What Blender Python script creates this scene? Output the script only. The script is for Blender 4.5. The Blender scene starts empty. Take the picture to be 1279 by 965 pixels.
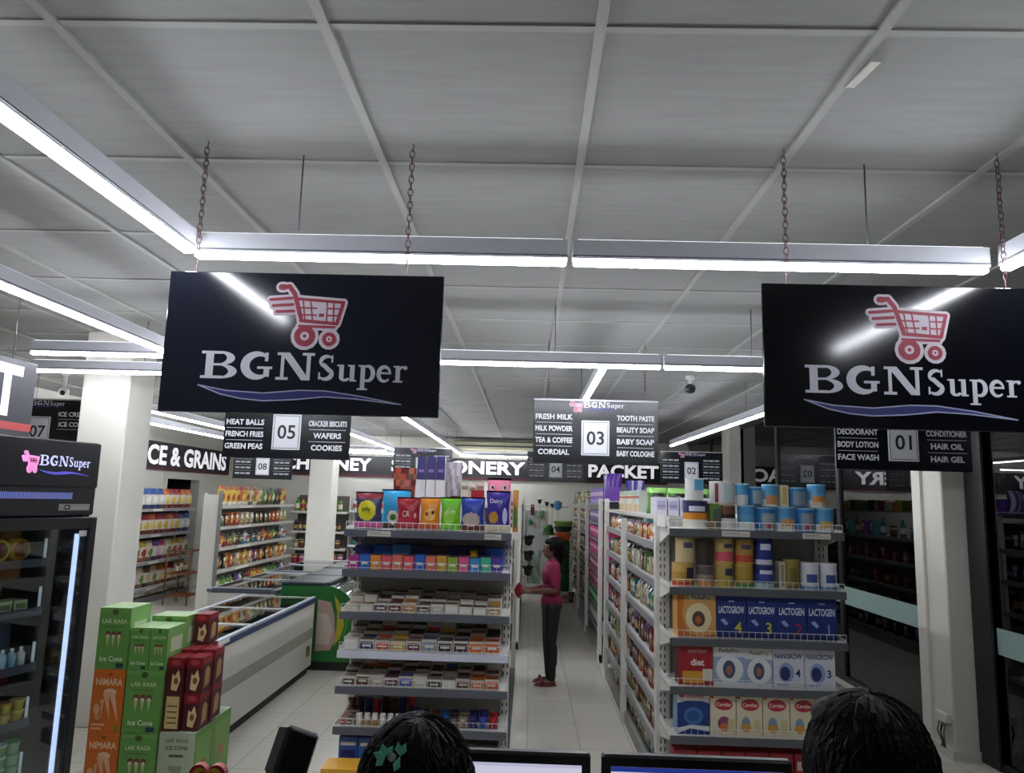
import bpy, bmesh, math, random
from math import sin, cos, pi, radians as RAD
from mathutils import Vector, Matrix
SC = bpy.context.scene
COL = SC.collection
rng = random.Random(7)
# ------------------------------------------------------------------ camera
FPX, HC = 937.5, 1.95
def cam_axes(pitch=8.488, yaw=1.485, roll=1.608):
    p, y, r = RAD(pitch), RAD(yaw), RAD(roll)
    fw = Vector((-sin(y)*cos(p), cos(y)*cos(p), sin(p)))
    r0 = Vector((cos(y), sin(y), 0)); u0 = r0.cross(fw)
    return cos(r)*r0+sin(r)*u0, -sin(r)*r0+cos(r)*u0, fw
CR, CU, CF = cam_axes()
cam = bpy.data.cameras.new('camera'); camo = bpy.data.objects.new('camera', cam); COL.objects.link(camo)
cam.sensor_fit = 'HORIZONTAL'; cam.sensor_width = 36; cam.lens = FPX/1279*36; cam.clip_start = .05
M3 = Matrix((CR, CU, -CF)).transposed()
camo.matrix_world = Matrix.Translation((0, 0, HC)) @ M3.to_4x4()
SC.camera = camo
# ------------------------------------------------------------------ world, exposure
w = bpy.data.worlds.new('night'); SC.world = w; w.use_nodes = True
w.node_tree.nodes['Background'].inputs[0].default_value = (.03, .035, .045, 1)
w.node_tree.nodes['Background'].inputs[1].default_value = .06
SC.view_settings.view_transform = 'Standard'; SC.view_settings.look = 'None'
SC.view_settings.gamma = 1; SC.view_settings.use_curve_mapping = False
SC.view_settings.exposure = 0.22
LIGHT = 38.0        # strength of the ceiling strips' diffusers
def at(px, py, X=None, Y=None, Z=None):            # a measured photo point at a known depth -> metres
    d = CR*((px-639.5)/FPX) + CU*(-(py-482.5)/FPX) + CF
    t = X/d.x if X is not None else (Y/d.y if Y is not None else (Z-HC)/d.z)
    return Vector((0, 0, HC)) + d*t
# ------------------------------------------------------------------ materials
_m = {}
def lin(h):
    h = h.lstrip('#'); c = [int(h[i:i+2], 16)/255 for i in (0, 2, 4)]
    return tuple(x/12.92 if x <= .04045 else ((x+.055)/1.055)**2.4 for x in c)
def mat(hexc, rough=.5, metal=0, emit=0, spec=.5):
    k = (hexc, rough, metal, emit, spec)
    if k in _m: return _m[k]
    m = bpy.data.materials.new('paint_'+hexc.lstrip('#')); m.use_nodes = True
    b = m.node_tree.nodes['Principled BSDF']; c = lin(hexc)
    b.inputs['Base Color'].default_value = (*c, 1); b.inputs['Roughness'].default_value = rough
    b.inputs['Metallic'].default_value = metal; b.inputs['Specular IOR Level'].default_value = spec
    if emit:
        b.inputs['Emission Color'].default_value = (*c, 1); b.inputs['Emission Strength'].default_value = emit
    m.diffuse_color = (*c, 1); _m[k] = m
    return m
def noise_mat(name, c1, c2, scale=(1, 1, 1), detail=4, rough=.6, nscale=5, bump=0):
    m = bpy.data.materials.new(name); m.use_nodes = True; nt = m.node_tree; b = nt.nodes['Principled BSDF']
    tc = nt.nodes.new('ShaderNodeTexCoord'); mp = nt.nodes.new('ShaderNodeMapping'); mp.inputs['Scale'].default_value = scale
    n = nt.nodes.new('ShaderNodeTexNoise'); n.inputs['Scale'].default_value = nscale; n.inputs['Detail'].default_value = detail
    r = nt.nodes.new('ShaderNodeMix'); r.data_type = 'RGBA'
    r.inputs[6].default_value = (*lin(c1), 1); r.inputs[7].default_value = (*lin(c2), 1)
    L = nt.links.new
    L(tc.outputs['Object'], mp.inputs[0]); L(mp.outputs[0], n.inputs['Vector']); L(n.outputs['Fac'], r.inputs[0]); L(r.outputs[2], b.inputs['Base Color'])
    b.inputs['Roughness'].default_value = rough
    if bump:
        bp = nt.nodes.new('ShaderNodeBump'); bp.inputs['Strength'].default_value = bump; bp.inputs['Distance'].default_value = .004
        L(n.outputs['Fac'], bp.inputs['Height']); L(bp.outputs[0], b.inputs['Normal'])
    return m
def tile_mat():
    m = bpy.data.materials.new('floor_tiles'); m.use_nodes = True; nt = m.node_tree; b = nt.nodes['Principled BSDF']; L = nt.links.new
    tc = nt.nodes.new('ShaderNodeTexCoord'); mp = nt.nodes.new('ShaderNodeMapping'); mp.inputs['Location'].default_value = (-.04, -.03, 0)
    br = nt.nodes.new('ShaderNodeTexBrick'); br.offset = 0; br.inputs['Scale'].default_value = 1
    br.inputs['Brick Width'].default_value = .42; br.inputs['Row Height'].default_value = .7; br.inputs['Mortar Size'].default_value = .003
    br.inputs['Color1'].default_value = (*lin('#d3cfc4'), 1); br.inputs['Color2'].default_value = (*lin('#cbc6ba'), 1); br.inputs['Mortar'].default_value = (*lin('#9a968c'), 1)
    n = nt.nodes.new('ShaderNodeTexNoise'); n.inputs['Scale'].default_value = 3; mr = nt.nodes.new('ShaderNodeMapRange')
    mr.inputs['To Min'].default_value = .12; mr.inputs['To Max'].default_value = .3
    L(tc.outputs['Object'], mp.inputs[0]); L(mp.outputs[0], br.inputs['Vector']); L(br.outputs['Color'], b.inputs['Base Color'])
    L(tc.outputs['Object'], n.inputs['Vector']); L(n.outputs['Fac'], mr.inputs[0]); L(mr.outputs[0], b.inputs['Roughness'])
    return m
def glass_mat(name, tint, refl=1.0, ior=1.5):
    m = bpy.data.materials.new(name); m.use_nodes = True; nt = m.node_tree; nt.nodes.clear(); L = nt.links.new
    o = nt.nodes.new('ShaderNodeOutputMaterial'); mx = nt.nodes.new('ShaderNodeMixShader'); fr = nt.nodes.new('ShaderNodeFresnel')
    fr.inputs[0].default_value = ior; t = nt.nodes.new('ShaderNodeBsdfTransparent'); t.inputs[0].default_value = (*lin(tint), 1)
    g = nt.nodes.new('ShaderNodeBsdfGlossy'); g.inputs['Roughness'].default_value = .0; g.inputs[0].default_value = (refl, refl, refl, 1)
    L(fr.outputs[0], mx.inputs[0]); L(t.outputs[0], mx.inputs[1]); L(g.outputs[0], mx.inputs[2]); L(mx.outputs[0], o.inputs[0])
    return m
WHITE = mat('#e9e8e2', .6); GREY = mat('#6d7076', .45); DGREY = mat('#3f4248', .45); BLACK = mat('#141518', .5); WIRE = mat('#e6e6e4', .4)
POSTW = mat('#dcdbd4', .45); METAL = mat('#a9abad', .35, .8)
GLASS = glass_mat('window_glass', '#8f9699'); LIDG = glass_mat('lid_glass', '#eef2f2', 1, 1.75); CLEAR = glass_mat('clear_glass', '#eef4f2', 1, 1.35)
# ------------------------------------------------------------------ mesh building
_txt = {}
def text_tris(s, bold=.0):
    k = (s, bold)
    if k in _txt: return _txt[k]
    cu = bpy.data.curves.new('t', 'FONT'); cu.body = s; cu.size = 1; cu.offset = bold; cu.resolution_u = 3; cu.fill_mode = 'FRONT'
    ob = bpy.data.objects.new('t', cu); me = bpy.data.meshes.new_from_object(ob)
    vs = [v.co.copy() for v in me.vertices]; fs = [tuple(p.vertices) for p in me.polygons]
    bpy.data.objects.remove(ob); bpy.data.curves.remove(cu); bpy.data.meshes.remove(me)
    if vs:
        x0 = min(v.x for v in vs); x1 = max(v.x for v in vs); y0 = min(v.y for v in vs); y1 = max(v.y for v in vs)
    else: x0 = y0 = 0; x1 = y1 = 1
    _txt[k] = ([(v.x-x0, v.y-y0) for v in vs], fs, x1-x0, y1-y0)
    return _txt[k]
class MB:
    def __init__(s): s.v = []; s.f = []; s.mi = []; s.mats = []; s.sm = []; s.M = Matrix.Identity(4)
    def _m(s, m):
        if isinstance(m, str): m = mat(m)
        if m not in s.mats: s.mats.append(m)
        return s.mats.index(m)
    def add(s, vs, fs, m, smooth=False):
        o = len(s.v); s.v += [tuple(s.M @ Vector(p)) for p in vs]; k = s._m(m)
        for f in fs: s.f.append(tuple(i+o for i in f)); s.mi.append(k); s.sm.append(smooth)
        return s
    def poly(s, pts, m): return s.add(pts, [tuple(range(len(pts)))], m)
    def box(s, x0, y0, z0, x1, y1, z1, m, top=None, front=None):
        x0, x1 = sorted((x0, x1)); y0, y1 = sorted((y0, y1)); z0, z1 = sorted((z0, z1))
        v = [(x0,y0,z0),(x1,y0,z0),(x1,y1,z0),(x0,y1,z0),(x0,y0,z1),(x1,y0,z1),(x1,y1,z1),(x0,y1,z1)]
        F = [(0,3,2,1),(4,5,6,7),(0,1,5,4),(1,2,6,5),(2,3,7,6),(3,0,4,7)]
        for i, f in enumerate(F): s.add([v[j] for j in f], [(0,1,2,3)], top if (i == 1 and top) else (front if (i == 2 and front) else m))
        return s
    def cbox(s, x0, y0, z0, x1, y1, z1, m, c=.004):     # chamfered box
        bm = bmesh.new(); bmesh.ops.create_cube(bm, size=1)
        for v in bm.verts: v.co = ((x0+x1)/2+v.co.x*(x1-x0), (y0+y1)/2+v.co.y*(y1-y0), (z0+z1)/2+v.co.z*(z1-z0))
        bmesh.ops.bevel(bm, geom=list(bm.edges), offset=c, segments=1, affect='EDGES')
        bm.verts.index_update(); s.add([v.co.copy() for v in bm.verts], [tuple(v.index for v in f.verts) for f in bm.faces], m); bm.free()
        return s
    def lathe(s, prof, mats, n=16, cx=0, cy=0, caps=True):   # prof [(r,z)]; mats one per segment or single
        for i in range(len(prof)-1):
            (r0, z0), (r1, z1) = prof[i], prof[i+1]; m = mats[i] if isinstance(mats, list) else mats
            a = [(cx+r0*cos(2*pi*k/n), cy+r0*sin(2*pi*k/n), z0) for k in range(n)]
            b = [(cx+r1*cos(2*pi*k/n), cy+r1*sin(2*pi*k/n), z1) for k in range(n)]
            s.add(a+b, [(k, (k+1) % n, n+(k+1) % n, n+k) for k in range(n)], m, abs(z1-z0) > 1e-4 or True)
        if caps:
            for (r, z), m, fl in ((prof[0], mats[0] if isinstance(mats, list) else mats, 1), (prof[-1], mats[-1] if isinstance(mats, list) else mats, 0)):
                if r > 1e-4:
                    p = [(cx+r*cos(2*pi*k/n), cy+r*sin(2*pi*k/n), z) for k in range(n)]
                    s.poly(p[::-1] if fl else p, m)
        return s
    def tube(s, pts, r, m, n=6, closed=False):
        P = [Vector(p) for p in pts]; N = len(P); rings = []
        for i in range(N):
            if closed: t = P[(i+1) % N]-P[i-1]
            else: t = P[min(i+1, N-1)]-P[max(i-1, 0)]
            t.normalize(); a = Vector((0, 0, 1)) if abs(t.z) < .9 else Vector((1, 0, 0))
            u = t.cross(a).normalized(); q = t.cross(u); rr = r[i] if isinstance(r, (list, tuple)) else r
            rings.append([P[i]+u*rr*cos(2*pi*k/n)+q*rr*sin(2*pi*k/n) for k in range(n)])
        vs = [p for g in rings for p in g]; fs = []
        for i in range(N if closed else N-1):
            j = (i+1) % N
            fs += [(i*n+k, j*n+k, j*n+(k+1) % n, i*n+(k+1) % n) for k in range(n)]
        if not closed: fs += [tuple(range(n)), tuple((N-1)*n+k for k in range(n))[::-1]]
        return s.add(vs, fs, m, n > 5)
    def ell(s, c, r, m, n=14, k=9, rot=None):
        vs = []; fs = []
        R = rot or Matrix.Identity(3)
        for i in range(k+1):
            a = pi*i/k
            for j in range(n):
                b = 2*pi*j/n; vs.append(Vector(c)+R @ Vector((r[0]*sin(a)*cos(b), r[1]*sin(a)*sin(b), r[2]*cos(a))))
        for i in range(k):
            for j in range(n): fs.append((i*n+j, (i+1)*n+j, (i+1)*n+(j+1) % n, i*n+(j+1) % n))
        return s.add(vs, fs, m, True)
    def art(s, shapes, o, ux, uy, w, h, eps=.0006):      # printed shapes on a face: unit coordinates, one layer above the other
        o = Vector(o); ux = Vector(ux); uy = Vector(uy); nn = ux.cross(uy)
        for li, q in enumerate(shapes):
            z = eps*(1+.35*li); k = q[0]
            T = lambda p: o+ux*(p[0]*w)+uy*(p[1]*h)+nn*z
            if k == 'r': pts = [(q[1], q[2]), (q[3], q[2]), (q[3], q[4]), (q[1], q[4])]; s.poly([T(p) for p in pts], q[5])
            elif k == 'e':
                n = 14; s.poly([T((q[1]+q[3]*cos(2*pi*i/n), q[2]+q[4]*sin(2*pi*i/n))) for i in range(n)], q[5])
            elif k == 'p': s.poly([T(p) for p in q[1]], q[2])
            elif k == 't':                              # text, cx, cy, height (unit of h), colour, max width, bold
                vs, fs, tw, th = text_tris(q[1], q[7] if len(q) > 7 else .012); hh = q[4]*h; sx = sy = hh/max(th, 1e-3); mw = q[6]*w
                if tw*sx > mw or len(q) > 8: sx = mw/tw      # q[8]: stretch to the full width
                c0 = o+ux*(q[2]*w)+uy*(q[3]*h)+nn*z
                if vs: s.add([c0+ux*((x-tw/2)*sx)+uy*((y-th/2)*sy) for x, y in vs], fs, q[5])
        return s
    def build(s, name, parent=None, loc=(0, 0, 0), rz=0, mesh_only=False):
        me = bpy.data.meshes.new(name); me.from_pydata(s.v, [], s.f)
        for m in s.mats: me.materials.append(m)
        me.polygons.foreach_set('material_index', s.mi); me.polygons.foreach_set('use_smooth', s.sm); me.update()
        return me if mesh_only else obj(name, me, parent, loc, rz)
def obj(name, me, parent=None, loc=(0, 0, 0), rz=0):
    o = bpy.data.objects.new(name, me); COL.objects.link(o); o.location = loc; o.rotation_euler = (0, 0, rz)
    if parent: o.parent = parent
    return o
def tag(o, label=None, cat=None, group=None, kind=None):
    if label: o['label'] = label
    if cat: o['category'] = cat
    if group: o['group'] = group
    if kind: o['kind'] = kind
    return o
def thing(name, label, cat, loc=(0, 0, 0), rz=0, group=None):
    return tag(obj(name, None, None, loc, rz), label, cat, group)
def struct(o): o['kind'] = 'structure'; return o
ORD = 'first second third fourth fifth sixth seventh eighth ninth tenth eleventh twelfth thirteenth fourteenth fifteenth sixteenth seventeenth eighteenth nineteenth twentieth'.split()
ORD += ['twenty-'+x for x in ORD[:9]]+['thirtieth']+['thirty-'+x for x in ORD[:9]]+['fortieth']+['forty-'+x for x in ORD[:9]]+['fiftieth']+['fifty-'+x for x in ORD[:9]]+['sixtieth']
# ================================================================== the room
XL, XR, YF, YB, HZ = -6.95, 3.68, -2.2, 17.5, 3.31
CEIL = noise_mat('ceiling_board', '#a3a4a1', '#8e8f8d', (1.2, 9, 1), 8, .75, 3)
WALL = noise_mat('wall_paint', '#dedcd2', '#d3d1c6', (1, 1, 1), 3, .6, 1.5)
COLM = noise_mat('column_paint', '#e2e0d8', '#d4d1c4', (1, 1, .4), 3, .5, 3)
FLOORM = tile_mat()
def slab(name, x0, y0, z0, x1, y1, z1, m): return struct(MB().box(x0, y0, z0, x1, y1, z1, m).build(name))
slab('floor', XL-.2, YF-.2, -.12, XR+.1, YB+.2, 0, FLOORM)
slab('ceiling', XL-.2, YF-.2, HZ, XR+.1, YB+.2, HZ+.1, CEIL)
slab('wall_back', XL-.2, YB, 0, XR+.1, YB+.15, HZ, WALL)
slab('wall_front', XL-.2, YF-.15, 0, XR+.1, YF, HZ, mat('#a9a8a4', .7))
wl = MB(); DY0, DY1, DZ = 14.35, 15.75, 2.15
for a in ((YF, 0, DY0, HZ), (DY1, 0, YB, HZ), (DY0, DZ, DY1, HZ)): wl.box(XL-.15, a[0], a[1], XL, a[2], a[3], WALL)
struct(wl.build('wall_left'))
d = MB(); dk = mat('#1a1917', .8)
d.box(XL-1.1, DY0-.1, 0, XL-1.0, DY1+.1, DZ+.2, dk).box(XL-1, DY0-.1, 0, XL-.15, DY0-.02, DZ+.2, dk).box(XL-1, DY1+.02, 0, XL-.15, DY1+.1, DZ+.2, dk).box(XL-1, DY0-.02, DZ+.1, XL-.15, DY1+.02, DZ+.2, dk)
dr = struct(d.build('door_1'))
f = MB(); fm = mat('#d9d7cd', .5)
f.box(XL, DY0-.12, 0, XL+.03, DY0, DZ+.12, fm).box(XL, DY1, 0, XL+.03, DY1+.3, DZ+.12, fm).box(XL, DY0, DZ, XL+.03, DY1, DZ+.12, fm)
f.build('door_frame', dr)
# ceiling battens
BATM = mat('#a8a9a5', .6)
n = 0
def trim(x0, y0, z0, x1, y1, z1, m):
    global n; n += 1; return struct(MB().box(x0, y0, z0, x1, y1, z1, m).build('trim_%d' % n))
X = -.63-8*.806
for i in range(14):
    x = -.63+(i-7)*.806
    if XL < x < XR: trim(x-.016, YF, HZ-.012, x+.016, YB, HZ+.001, BATM)
for i in range(22):
    y = 2.01+(i-4)*.908
    if YF < y < YB: trim(XL, y-.014, HZ-.006, XR, y+.014, HZ+.001, BATM)
# a batten joint that has come loose, hanging a little
lb = MB(); lb.box(-.015, -.085, 0, .015, .085, .004, mat('#c9cabc', .6)); o = lb.build('loose_batten'); o.location = (at(1077, 86, Z=HZ).x, at(1077, 86, Z=HZ).y, HZ-.022); o.rotation_euler = (RAD(5), 0, RAD(3))
tag(o, 'short loose strip of pale ceiling batten hanging slightly above the right hand sign', 'batten')
trim(XL, YB-.03, 0, XR, YB, .1, mat('#8d8b85', .4))
# columns
def column(name, x0, y0, x1, y1, k):
    c = MB().cbox(x0, y0, 0, x1, y1, HZ, COLM, .01).build('trim_col'); c.name = 'column'; struct(c)
    return c
column('column', -3.92, 6.4, -3.5, 6.83, 1); column('column', -3.92, 13.4, -3.5, 13.83, 2)
column('column', 3.45, 6.42, XR+.05, 6.92, 3); column('column', 3.45, 13.1, XR+.05, 13.6, 4)
pc = MB(); pc.box(3.425, 6.72, 0, 3.449, 6.86, HZ, mat('#e2dfd4', .5)); struct(pc.build('trim_40'))
trim(3.41, 6.38, .0, 3.449, 6.95, .07, mat('#cfccc0', .5)); trim(3.449, 6.38, 0, XR, 6.419, .07, mat('#cfccc0', .5))
# glass shop front on the right: panes, dark frames and frosted bands
FR = mat('#2a2b2d', .4, .3); FROST = mat('#8aa39c', .6)
edges = [YF, .9, 3.5, 6.15, 9.0, 11.2, 13.1, 15.3, YB]
for i in range(len(edges)-1):
    y0, y1 = edges[i], edges[i+1]
    wf = MB(); wf.box(XR-.03, y0, 0, XR+.03, y0+.09, HZ, FR); wf.box(XR-.03, y0+.09, 0, XR+.03, y1, .06, FR); wf.box(XR-.03, y0+.09, HZ-.06, XR+.03, y1, HZ, FR)
    wf = struct(wf.build('window_%d' % (i+1)))
    MB().box(XR-.004, y0+.09, .06, XR+.004, y1, HZ-.06, GLASS).build('pane', wf)
    MB().box(XR-.008, y0+.09, .86, XR-.0045, y1, 1.06, FROST).build('frosted_band', wf)
trim(XR-.05, 6.15, 0, XR+.03, 6.40, HZ, FR)
slab('ground', XR+.1, -8, -.2, XR+14, YB+8, -.1, mat('#2b2b2c', .9))
# long pale box under the ceiling at the back
q = MB(); q.cbox(-1.75, YB-.42, 3.02, .2, YB-.02, 3.22, mat('#cfcbae', .5), .02); q.box(-1.75, YB-.43, 3.10, .2, YB-.421, 3.13, mat('#4a4a45'))
tag(q.build('air_curtain'), 'long pale yellowish box unit fixed high on the back wall under the ceiling', 'wall unit')
# ------------------------------------------------------------------ strip lights
LZ = 2.868
HOUSE = mat('#e2e4ec', .4); DIFF = mat('#f4f7ff', .5, 0, LIGHT)
CEIL_GLOW = mat('#f4f7ff', .5, 0, LIGHT*.06)  # weak glow for the added sheets that lift the ceiling
def strip(x0, y0, x1, y1, label, z=LZ, rods=True, w=.042):
    L = math.hypot(x1-x0, y1-y0); a = math.atan2(y1-y0, x1-x0)
    t = thing('strip_light', label, 'light', (x0, y0, z), a, 'suspended linear strip lights')
    h = MB(); h.box(0, -w/2, .023, L, w/2, .10, HOUSE); h.box(0, -w/2-.004, .03, L, w/2+.004, .036, mat('#5b5d63')); h.build('housing', t)
    MB().cbox(.004, -w/2, 0, L-.004, w/2, .023, DIFF, .006).build('diffuser', t)
    MB().box(.02, -w/2+.006, .1005, L-.02, w/2-.006, .103, CEIL_GLOW).build('ceiling_fill_glow', t)      # unseen glowing sheet added on the housing to brighten the ceiling
    for p in (rods if isinstance(rods, list) else ([.3*L, .85*L] if L > 4.5 else [.62*L])):
        MB().tube([(p, 0, .1), (p, 0, HZ-z)], .0032, mat('#6d6e70', .4, .6)).build('rod', t)
    return t
strip(-1.36, 1.5, -1.36, 2.82, 'bright strip light running along the left above the left hand hanging sign', rods=[.08])
strip(1.815, 1.05, 1.815, 2.84, 'bright strip light running along the right above the right hand hanging sign', rods=[.1])
strip(-1.36, 2.87, .13, 2.87, 'nearest cross strip light, left half, just behind the left hand sign', rods=[.41])
strip(.15, 2.87, 1.77, 2.87, 'nearest cross strip light, right half, just behind the right hand sign', rods=[1.16])
strip(-2.52, 2.6, -2.52, 5.1, 'strip light on the far left running back to meet the second cross strip', rods=[.3])
strip(-3.56, 5.17, -1.0, 5.17, 'second cross strip light, left piece, in front of the big white column')
strip(-.98, 5.17, .9, 5.17, 'second cross strip light, middle piece behind the left hand sign', rods=[1.14])
strip(.92, 5.17, 1.9, 5.17, 'second cross strip light, right piece behind the right hand sign')
strip(-4.1, 5.98, -2.6, 5.98, 'third cross strip light touching the top of the big white column')
strip(.51, 5.25, .51, 9.0, 'strip light running back above the sign numbered 03')
strip(-1.52, 7.5, -1.52, 16.9, 'long strip light running back between the left hand sign and sign 03')
strip(-4.64, 8.6, -4.64, 12.6, 'upper strip light just right of the big white column')
strip(-5.5, 10.2, -5.5, 13.8, 'lower strip light just right of the big white column')
strip(-2.82, 9.5, -2.82, 15.6, 'strip light ending above the chutney board, seen right of sign 05')
strip(-4.25, 15.9, -3.05, 15.9, 'short cross strip light over the chutney board, upper of two')
strip(-4.25, 16.9, -3.05, 16.9, 'short cross strip light over the chutney board, lower of two')
strip(-1.58, 17.0, .07, 17.0, 'cross strip light over the stationery board on the back wall')
strip(2.42, 6.6, 2.32, 12.4, 'strip light on the right running along the glass shop front')
strip(-5.95, 7.9, -5.95, 9.4, 'strip light on the far left above sign 07')
# ------------------------------------------------------------------ small fixtures
def cctv(loc, label, c='#e3e3e1'):
    t = thing('security_camera', label, 'security camera', loc)
    MB().lathe([(.05, HZ-loc[2]), (.05, HZ-loc[2]-.03), (.02, HZ-loc[2]-.05), (.02, .04)], mat('#dddddb', .4)).build('mount', t)
    MB().ell((0, 0, 0), (.06, .06, .055), mat(c, .3)).build('housing', t)
    MB().ell((.01, -.045, -.02), (.032, .03, .032), mat('#101114', .1)).build('lens', t)
cctv((1.71, 8.03, 3.17), 'small security camera on the ceiling right of sign 03', '#3a3b3d')
cctv((-5.61, 8.81, 3.07), 'small security camera on the ceiling left of the big white column')
so = thing('socket_box', 'small white cable box with dangling wires low on the right white column', 'socket', (3.44, 6.52, .26))
MB().cbox(-.05, -.09, 0, -.005, .09, .07, mat('#d8d6cc', .4), .004).build('box', so)
for k in range(4): MB().tube([(-.03, -.05+k*.03, 0), (-.045-.01*(k % 2), -.04+k*.025, -.08), (-.03, -.02+k*.012, -.16), (-.03, -.03+.02*k, -.2)], .005, mat(['#3c4450', '#22252b', '#4b5561', '#2d2f35'][k])).build('wire', so)
# ================================================================== lettering and logos
SIGNW = '#d3d4de'; PINK = '#a01f3a'; SWB = '#20246b'
def strokes(shapes, pts, w, c):
    for (x0, y0), (x1, y1) in zip(pts, pts[1:]):
        dx, dy = x1-x0, y1-y0; L = math.hypot(dx, dy) or 1; a, b = -dy/L*w/2, dx/L*w/2
        shapes.append(('p', [(x0-a, y0-b), (x1-a, y1-b), (x1+a, y1+b), (x0+a, y0+b)], c))
    for x, y in pts: shapes.append(('e', x, y, w/2, w/2, c))
def arc(cx, cy, rx, ry, a0, a1, wf, c, n=14):          # curved pen stroke, one polygon per step
    out = []
    P = []
    for i in range(n+1):
        a = RAD(a0+(a1-a0)*i/n); w = wf(i/n); P.append(((cx+(rx)*cos(a), cy+(ry)*sin(a)), (cx+(rx-w)*cos(a), cy+(ry-w*min(1, ry/rx+.15))*sin(a))))
    for i in range(n): out.append(('p', [P[i][0], P[i+1][0], P[i+1][1], P[i][1]], c))
    return out
def R(x0, y0, x1, y1, c): return ('r', x0, y0, x1, y1, c)
def serif_name(c):
    """'BGN Super' in slab/roman letters; units: cap height 1; returns shapes and total width"""
    S = []; fat = lambda t: .08+.22*sin(pi*t)
    # B
    S += [R(.16, .06, .44, .94, c), R(0, 0, .8, .1, c), R(0, .9, .75, 1, c), R(.44, .47, .8, .55, c)]
    S += arc(.70, .745, .50, .255, 90, -90, lambda t: .09+.2*sin(pi*t), c) + arc(.74, .26, .56, .26, 90, -90, lambda t: .09+.22*sin(pi*t), c)
    # G
    S += arc(1.98, .5, .56, .52, 42, 318, lambda t: .09+.23*math.sin(pi*t), c, 22) + [R(2.28, .66, 2.40, .98, c), R(2.02, .38, 2.56, .47, c), R(2.26, .1, 2.46, .42, c)]
    # N
    S += [R(2.72, .9, 3.1, 1, c), R(2.70, 0, 3.14, .1, c), R(2.86, .05, 2.98, .95, c), R(3.62, .9, 4.06, 1, c), R(3.78, 0, 3.92, .95, c), ('p', [(2.84, 1), (3.16, 1), (3.92, 0), (3.62, 0)], c)]
    o = 4.22; b = .95
    # S
    S += arc(o+.26, b*.745, .26, b*.255, 30, 250, lambda t: .05+.1*sin(pi*t), c) + arc(o+.27, b*.26, .28, b*.26, 90, -150, lambda t: .05+.12*sin(pi*t), c) + [R(o+.44, b*.7, o+.5, b*.98, c), R(o+0, b*.04, o+.06, b*.32, c)]
    S += [('p', [(o+.05, b*.62), (o+.2, b*.69), (o+.5, b*.4), (o+.36, b*.3)], c)]
    xh = .60
    # u
    u = o+.66; S += [R(u+.08, .1, u+.24, xh, c), R(u, xh-.06, u+.24, xh, c), R(u+.46, .02, u+.62, xh, c), R(u+.38, xh-.06, u+.62, xh, c), R(u+.46, 0, u+.7, .06, c)] + arc(u+.28, .16, .2, .17, 180, 340, lambda t: .1, c)
    # p
    p = o+1.42; S += [R(p+.08, -.28, p+.24, xh, c), R(p, xh-.06, p+.24, xh, c), R(p-.02, -.3, p+.34, -.24, c)] + arc(p+.34, xh*.5, .26, xh*.53, 130, -130, lambda t: .06+.1*sin(pi*t), c)
    # e
    e = o+2.08; S += arc(e+.25, xh*.5, .26, xh*.53, 0, 320, lambda t: .06+.09*sin(pi*t), c, 18) + [R(e+.08, xh*.48, e+.5, xh*.6, c)]
    # r
    r = o+2.66; S += [R(r+.08, .03, r+.24, xh, c), R(r, xh-.06, r+.24, xh, c), R(r, 0, r+.34, .06, c), ('e', r+.42, xh-.07, .075, .075, c)] + arc(r+.34, xh-.2, .16, .2, 150, 40, lambda t: .08, c)
    return S, 7.38
def place(shapes, ox, oy, sx, sy=None, rot=0):
    sy = sy or sx; out = []
    cr, sr = cos(rot), sin(rot)
    T = lambda x, y: (ox+(x*cr-y*sr)*sx, oy+(x*sr+y*cr)*sy)
    for q in shapes:
        if q[0] == 'r': out.append(('p', [T(q[1], q[2]), T(q[3], q[2]), T(q[3], q[4]), T(q[1], q[4])], q[5]))
        elif q[0] == 'e': a = T(q[1], q[2]); out.append(('e', a[0], a[1], q[3]*sx, q[4]*sy, q[5]))
        else: out.append(('p', [T(*p) for p in q[1]], q[2]))
    return out
def cart(red, rim):
    """winged trolley emblem in a 3.3 x 2.7 box (y up)"""
    body = []; out = []
    def line(p, w): strokes(body, p, w, red); strokes(out, p, w+.2, rim)
    line([(.55, 2.42), (.82, 2.45), (1.05, 2.15), (1.35, 1.2)], .18); line([(.50, 2.42), (.62, 2.42)], .24)
    line([(1.12, 1.96), (3.0, 1.84)], .12); line([(3.0, 1.84), (2.78, .98)], .14); line([(1.35, 1.08), (2.78, .98)], .14)
    for x in (1.5, 1.8, 2.45, 2.72): strokes(body, [(x-.1, 1.92-.02*x), (x+.02 if x < 2 else x-.08, 1.05)], .06, red)
    for y in (1.32, 1.6): strokes(body, [(1.25, y), (2.9, y-.02)], .06, red)
    fill = [('p', [(1.2, 1.95), (3.0, 1.84), (2.78, .98), (1.38, 1.06)], rim)]
    fill2 = [R(1.98, 1.2, 2.34, 1.72, rim), R(2.06, 1.24, 2.26, 1.38, red)]
    line([(.1, 1.9), (.95, 1.98)], .12); line([(.22, 1.66), (1.0, 1.72)], .12); line([(.38, 1.42), (1.05, 1.46)], .12)
    line([(1.3, .86), (2.7, .84)], .1)
    wh = []
    for cx, r in ((1.55, .42), (2.52, .28)):
        out.append(('e', cx, .46 if r > .3 else .36, r+.14, r+.14, rim))
        wh += [('e', cx, .46 if r > .3 else .36, r, r, red), ('e', cx, .46 if r > .3 else .36, r*.42, r*.42, rim), ('e', cx, .46 if r > .3 else .36, r*.18, r*.18, red)]
    return out, fill+body+fill2+wh+[('e', 2.16, 1.58, .001, .001, red)]
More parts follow.
